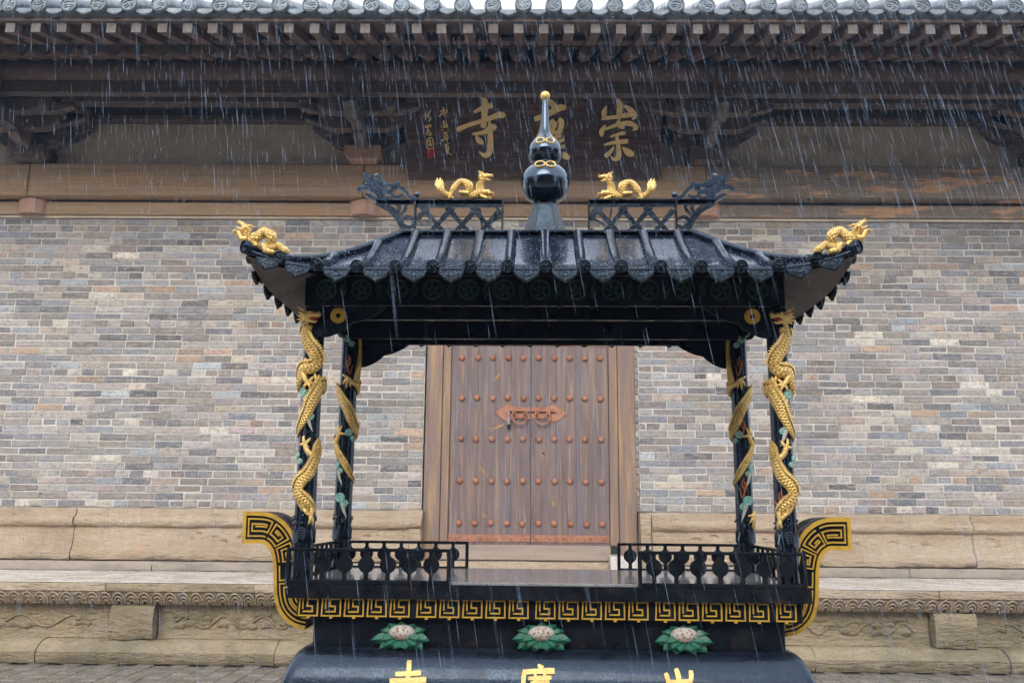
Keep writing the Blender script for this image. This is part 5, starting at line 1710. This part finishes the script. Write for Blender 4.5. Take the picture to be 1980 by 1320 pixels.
# pierced ridge crests with horned ends -----------------------------------------------------
yR = -.02
def rp(u, v): 
    p_ = L(u, v, yR)
    return (p_.x, p_.z)
def flipu(u): return 2110 - u      # the crests mirror about u = 1055
for s in (0, 1):
    fu = (lambda u: u) if s == 0 else flipu
    cr = bp('ridge_crest', (0, 0, 0))
    zt_, zb_ = rp(900, 389)[1], zs1 + .0005
    xa, xb = sorted((rp(fu(803), 415)[0], rp(fu(972), 415)[0]))
    x_out = rp(fu(726), 389)[0]
    q = MB()
    q.box(min(xa, xb, x_out), max(xa, xb, x_out), yR - .022, yR + .022, zt_ - .004, zt_ + .001)
    q.build('crest_plate', 'lacquer', cr, bevel=.001)
    q = MB()
    q.box(xa - .003, xa + .004, yR - .018, yR + .018, zb_, zt_ - .0042)
    q.box(xb - .004, xb + .003, yR - .018, yR + .018, zb_, zt_ - .0042)
    q.build('crest_posts', 'lacquer', cr, bevel=.001)
    q = MB()
    zl0, zl1 = zb_ + .002, rp(900, 401)[1]
    W_ = xb - xa; nn = 70
    q.box(xa + .004, xb - .004, yR - .004, yR + .004, zl1, zt_ - .0045)
    hh = zl1 - zl0
    spc = W_ / 3.5
    for ph in (0, 1):
        for k in range(-3, 7):
            xs0 = k * spc + spc * .35
            za_, zb2 = 0.0, 1.0
            sh_ = spc * 1.12 * (1 if ph else -1)
            pts = [(xs0 + sh_ * t, t) for t in [m_ / 10 for m_ in range(11)]]
            pts = [(xa + .004 + a, zl0 + hh * b) for a, b in pts if 0 <= a <= W_ - .008]
            if len(pts) > 2: q.ribbon(pts, [.0155 + .007 * abs(math.cos(math.pi * 1.12 * i_ / len(pts))) for i_ in range(len(pts))], yR - .005 - .0007 * ph, yR + .005 + .0007 * ph)
    for (u0, v0, u1, v1) in ((958, 400, 970, 418), (940, 436, 970, 420), (928, 404, 932, 438)):
        a, b = rp(fu(u0), v0), rp(fu(u1), v1)
        q.ribbon([a, ((a[0] + b[0]) / 2, (a[1] + b[1]) / 2 + .003), b], .008, yR - .0035, yR + .0035, sub=3)
    q.build('pierced_lattice', 'lacquer', cr)
    # end bracket beyond the post
    q = MB()
    def rib(pl, wd, y0, y1, sub=4): q.ribbon([rp(fu(u), v) for u, v in pl], [w_ * .0025 for w_ in wd], y0, y1, sub=sub)
    rib([(728, 393), (752, 403), (768, 420), (778, 438), (782, 443)], [8, 11, 10, 10, 10], yR - .006, yR + .006)
    rib([(800, 424), (786, 420), (776, 430), (788, 440), (801, 436)], [5, 6, 6, 6, 5], yR - .004, yR + .004)
    rib([(768, 392), (772, 402), (766, 416)], [7, 6, 5], yR - .0045, yR + .0045)
    rib([(784, 392), (784, 404), (774, 416)], [6, 5, 5], yR - .0035, yR + .0035)
    rib([(728, 392), (800, 392)], [7, 7], yR - .003, yR + .003, 1)
    q.build('end_bracket', 'lacquer', cr)
    hn = MB(); q = hn
    rib([(745, 386), (733, 372), (722, 358), (712, 347), (705, 336)], [7, 10, 14, 15, 3], yR - .016, yR + .016)
    rib([(742, 388), (728, 374), (714, 364), (700, 364), (692, 370)], [6, 8, 9, 8, 4], yR - .013, yR + .013)
    rib([(742, 391), (730, 387), (718, 382), (708, 376)], [5, 8, 7, 4], yR - .010, yR + .010)
    rib([(728, 342), (738, 354), (752, 360), (766, 358), (773, 355)], [11, 9, 7, 5, 7], yR - .011, yR + .011)
    rib([(734, 350), (742, 368), (756, 372), (762, 360)], [10, 8, 6, 5], yR - .007, yR + .007)
    rib([(762, 360), (776, 364), (786, 374), (792, 382), (806, 384)], [5, 6, 6, 6, 5], yR - .009, yR + .009)
    rib([(766, 362), (758, 372), (762, 381), (774, 381), (780, 376)], [5, 5, 5, 5, 3], yR - .006, yR + .006)
    rib([(740, 372), (736, 380), (746, 384), (758, 383)], [4, 5, 5, 4], yR - .006, yR + .006)
    p_ = rp(fu(728), 341); q.ball((p_[0], yR, p_[1]), .0125, 12, 8)
    p_ = rp(fu(806), 377); q.ball((p_[0], yR, p_[1]), .0125, 12, 8)
    q.build('horned_finial', 'glossy_black', cr, smooth=40)

def gold_dragon(nm, path, rads, yl, head_at, head_ang, head_s, legs, spikes=True, tuft=None, face=1):
    """a whole cast dragon traced in (u, v) and built round the plane yl; path runs neck to tail"""
    do = bp('roof_dragon', (0, 0, 0))
    pts = smooth_path([(*((lambda p_: (p_.x, p_.z))(L(u, v, yl))), r_ * .00196) for (u, v), r_ in zip(path, rads)], 5)
    P3 = [Vector((a, yl + .006 * math.sin(i * .35), b)) for i, (a, b, c_) in enumerate(pts)]
    rad = [c_ for a, b, c_ in pts]
    q = MB(); q.tube(P3, rad, 12, uvs=(.7, 150)); q.build('dragon_body', 'gold_scales', do, smooth=80)
    if spikes:
        q = MB()
        for i in range(1, len(P3) - 1):
            t = (P3[i + 1] - P3[i - 1]).normalized()
            sd_ = Vector((-t.z, 0, t.x)) * (1 if face > 0 else -1)
            b_ = P3[i] + sd_ * rad[i] * .85
            tip = b_ + sd_ * rad[i] * .6 + t * .004
            q.add([tuple(b_ - t * .005 + Vector((0, -.002, 0))), tuple(b_ + t * .005 + Vector((0, -.002, 0))), tuple(b_ + t * .005 + Vector((0, .002, 0))), tuple(b_ - t * .005 + Vector((0, .002, 0))), tuple(tip)], [(0, 1, 4), (1, 2, 4), (2, 3, 4), (3, 0, 4)])
        q.build('dragon_fins', 'gold', do)
    h = L(*head_at, yl)
    fx_ = -1 if head_ang[0] < 0 else 1
    al = R(head_ang[1])
    def T(x, y, z):
        xr = x * math.cos(al) - z * math.sin(al)
        zr_ = x * math.sin(al) + z * math.cos(al)
        return (h.x + fx_ * xr, h.y + y, h.z + zr_)
    q = MB(); dragon_head(q, T, head_s); q.build('dragon_head', 'gold', do, smooth=60)
    for lg in legs:
        for sy in (-1, 1):
            q = MB()
            pp = [L(u, v, yl) for u, v in lg]
            pp = [Vector((p_.x, yl + sy * .010, p_.z)) for p_ in pp]
            q.tube(pp, [.010 * (1 - .35 * i / len(pp)) for i in range(len(pp))], 8)
            e = pp[-1]; dr = fx_ * .012
            for dy_ in (-.006, 0, .006):
                q.tube([e, e + Vector((dr, dy_, .002)), e + Vector((dr * 1.6, dy_ * 1.3, -.004))], [.004, .0035, .001], 5)
            q.build('dragon_leg', 'gold', do, smooth=60)
    if tuft:
        q = MB()
        a = L(*tuft[0], yl)
        for k, (u, v) in enumerate(tuft[1:]):
            b = L(u, v, yl)
            m_ = (a + b) / 2 + Vector((0, (-1) ** k * .004, .0))
            q.tube([a, m_, b], [.009, .010, .0015], 7)
        q.build('tail_tuft', 'gold', do, smooth=60)
    return do
def z8(pts): return [(680 + a / 6.1875, 320 + b / 6.1875) for a, b in pts]
pth = [(1545, 190), (1540, 250), (1545, 310), (1510, 355), (1440, 360), (1400, 330), (1400, 270), (1370, 215), (1310, 200), (1260, 235), (1230, 290), (1190, 345), (1130, 350), (1085, 310), (1060, 260)]
rds = [7, 7.5, 8.5, 9, 8.5, 8.5, 8, 7.5, 7, 6.5, 6, 5.5, 5.5, 5, 4]
for s in (0, 1):
    f_ = (lambda pl: pl) if s == 0 else (lambda pl: [(2110 - u, v + 1.5) for u, v in pl])
    o = gold_dragon('d', f_(z8(pth)), rds, yR, f_(z8([(1590, 140)]))[0], ((1 if s == 0 else -1), 0), .043,
                    [f_(z8([(1560, 330), (1640, 320), (1650, 345)])), f_(z8([(1540, 370), (1600, 395), (1620, 400)])), f_(z8([(1190, 345), (1180, 385), (1175, 400)])), f_(z8([(1400, 340), (1330, 330), (1290, 330)]))],
                    tuft=f_(z8([(1065, 300), (1020, 150), (1060, 145), (1100, 200), (995, 215), (1085, 170), (1005, 180)])), face=(-1 if s == 0 else 1))
    o['label'] = 'small gold dragon facing the gourd finial'
def z4(pts): return [(450 + a / 8.8, 410 + b / 8.8) for a, b in pts]
pth = [(230, 350), (260, 450), (340, 490), (420, 440), (480, 370), (560, 350), (640, 400), (660, 480), (620, 540), (560, 580), (600, 630), (700, 590), (780, 580), (850, 640), (920, 660)]
rds = [7.5, 9, 9, 8.5, 8.5, 8, 8, 8, 7.5, 6.5, 6.5, 6.5, 6, 5, 4]
yCn = -.60
for s in (0, 1):
    f_ = (lambda pl: pl) if s == 0 else (lambda pl: [(2134 - u, v - 2) for u, v in pl])
    o = gold_dragon('c', f_(z4(pth)), rds, yCn, f_(z4([(205, 275)]))[0], ((-1 if s == 0 else 1), 36), .042,
                    [f_(z4([(260, 470), (150, 460), (110, 350)])), f_(z4([(340, 500), (400, 560), (420, 590)])), f_(z4([(560, 590), (600, 670), (720, 700)])), f_(z4([(520, 560), (560, 660), (640, 690)]))],
                    tuft=f_(z4([(860, 650), (985, 680), (960, 640), (900, 720), (940, 700)])), face=(1 if s == 0 else -1))
    o['label'] = 'gold dragon climbing a roof corner'

# gourd finial ------------------------------------------------------------------------------
yG = 0.0
fin = bp('gourd_finial', (lx(1054, yG, 350), 0, 0))
gx = 0
def gz(v): return lz(v, yG)
gk = (lx(1100, yG, 350) - lx(1000, yG, 350)) / 100
gk_top = gk * 1.0
def prof(pl): return [(r_ * gk, gz(v)) for r_, v in pl]
q = MB(); q.lathe(prof([(20, 391), (30, 388), (39, 381), (45, 370), (47.5, 357), (47, 347), (43, 337), (36, 329), (27, 322.5), (24, 321)]), n=40); q.build('lower_gourd', 'glossy_black', fin, smooth=70)
q = MB(); q.lathe(prof([(24, 322), (25, 319.5), (24, 316), (21, 314), (18, 313)]), n=32); q.build('neck_ring', 'lacquer', fin, smooth=50)
q = MB(); q.lathe(prof([(20, 317), (29, 311), (33.5, 302), (34, 293), (31, 284), (25, 275), (18, 268), (12.5, 262), (10, 254), (8.5, 240), (7.5, 225), (6.5, 208), (5.8, 194), (4, 190)]), n=40); q.build('upper_gourd', 'glossy_black', fin, smooth=70)
q = MB(); q.ball((0, 0, gz(186)), 9.6 * gk, 20, 14); q.build('gold_ball', 'gold', fin, smooth=70)
q = MB()
zp0, zp1 = zs1 + .0005, gz(377)
n_ = 6
r0, r1 = 47 * gk, 17 * gk
vs = [(r0 * math.cos(R(60 * k)), r0 * .8 * math.sin(R(60 * k)), zp0) for k in range(6)] + [(r1 * math.cos(R(60 * k)), r1 * .8 * math.sin(R(60 * k)), zp1) for k in range(6)]
q.add(vs, [(0, 1, 2, 3, 4, 5)[::-1], (6, 7, 8, 9, 10, 11)] + [(k, (k + 1) % 6, (k + 1) % 6 + 6, k + 6) for k in range(6)])
for k in (4, 5):
    a, b = Vector(vs[k]), Vector(vs[k + 6])
    q.tube([a, b], .004, 6)
q.build('finial_pedestal', 'lacquer', fin, smooth=30)
def rings(v, rp_, tilt, s):
    for sx in (-1, 1):
        q = MB()
        th = R(90 * 0) + sx * .265 * (1 if v > 320 else 1.25)
        c = (rp_ * gk * math.sin(th), -rp_ * gk * math.cos(th), gz(v))
        pts = []
        for k in range(21):
            a = 2 * math.pi * k / 20
            lx_, lz_ = 9.5 * gk * math.cos(a) * s, 7.5 * gk * math.sin(a) * s
            pts.append((c[0] + lx_ * math.cos(th), c[1] + lx_ * math.sin(th) + lz_ * tilt + (-.0) , c[2] + lz_))
        q.tube(pts, .0042, 6, caps=False)
        q.build('gold_loop', 'gold', fin, smooth=60)
rings(332, 39, .75, 1.0)
rings(283, 29, .55, .85)

# ------------------------------------------------------------------ falling rain
VP = ray(150, -4800).normalized()
rd = -VP
rn = MB()
rr = random.Random(3)
made = 0
while made < 20000:
    Y = (0.5 + 410 * rr.random()) ** (1 / 3)
    if Y < 2.0 and rr.random() < .6: continue
    u, v = rr.uniform(-250, 2230), rr.uniform(-350, 1500)
    if rr.random() > .35 + .65 * min(1, max(0, (u + 300) / 2000)): continue
    c = P(u, v, Y)
    if c.z < .05 or c.z > 6.2 + (Y - 7.2) * .5: continue
    lb = Binv @ (c - BO)
    if abs(lb.x) < 1.02 and abs(lb.y) < .66 and c.z < 2.55: continue
    ln = rr.choice((.05, .07, .09, .12, .17)) * rr.uniform(.8, 1.2)
    w_ = (.55 if Y < 2.2 else 1) * rr.choice((.0003, .0004, .0005, .0007, .0009))
    d = (rd + Vector((rr.gauss(0, .018), rr.gauss(0, .018), 0))).normalized()
    a, b = c - d * ln / 2, c + d * ln / 2
    s1 = d.orthogonal().normalized(); s2 = d.cross(s1)
    k3 = [s1 * math.cos(t) + s2 * math.sin(t) for t in (0, 2.094, 4.188)]
    m_ = c + d * ln * .1
    rn.add([tuple(a)] + [tuple(m_ + k * w_) for k in k3] + [tuple(b)], [(0, 1, 2), (0, 2, 3), (0, 3, 1), (4, 2, 1), (4, 3, 2), (4, 1, 3)])
    made += 1
rain = rn.build('rain', 'rain', smooth=None)
sp = MB()
for k in range(1700):
    t = rr.random() ** .8
    x = rr.uniform(-hx, hx)
    if abs(x) > xt + (hx - xt) * t - .01: continue
    c = Brot @ (rfront(x, t) + Vector((0, -.004, .006 + rr.random() ** 3 * .03))) + BO
    r_ = rr.uniform(.0006, .0014)
    sp.add([(c.x - r_, c.y, c.z), (c.x + r_, c.y, c.z), (c.x, c.y - r_, c.z), (c.x, c.y + r_, c.z), (c.x, c.y, c.z - r_), (c.x, c.y, c.z + r_)],
           [(0, 2, 5), (2, 1, 5), (1, 3, 5), (3, 0, 5), (2, 0, 4), (1, 2, 4), (3, 1, 4), (0, 3, 4)])
spo = sp.build('rain_splashes', 'splash')
spo['kind'] = 'stuff'
spo['label'] = 'beads of rain splashing off the black pavilion roof' 
rain['kind'] = 'stuff'
rain['label'] = 'slanting streaks of falling rain'

# rain mist
hz_m = bpy.data.materials.new('rain_mist')
hz_m.use_nodes = True
hn_ = hz_m.node_tree
hn_.nodes.clear()
ho = hn_.nodes.new('ShaderNodeOutputMaterial')
hv = hn_.nodes.new('ShaderNodeVolumePrincipled')
hv.inputs['Color'].default_value = (0.36, 0.60, 1.0, 1)
hv.inputs['Density'].default_value = 0.0020
hn_.links.new(hv.outputs[0], ho.inputs['Volume'])
q = MB(); q.box(-61, 61, -61, 61, -1.0, 13.0)
hzo = q.build('haze', hz_m)
hzo['kind'] = 'stuff'
hzo['label'] = 'bluish rain mist in the air of the courtyard'
for o in bpy.data.objects:
    st_ = o.name.split('.')[0]
    if st_ in ('dragon_fins', 'carved_relief', 'wave_relief', 'seeds', 'strip_rivets', 'edge_points', 'door_return'):
        o['kind'] = 'stuff'
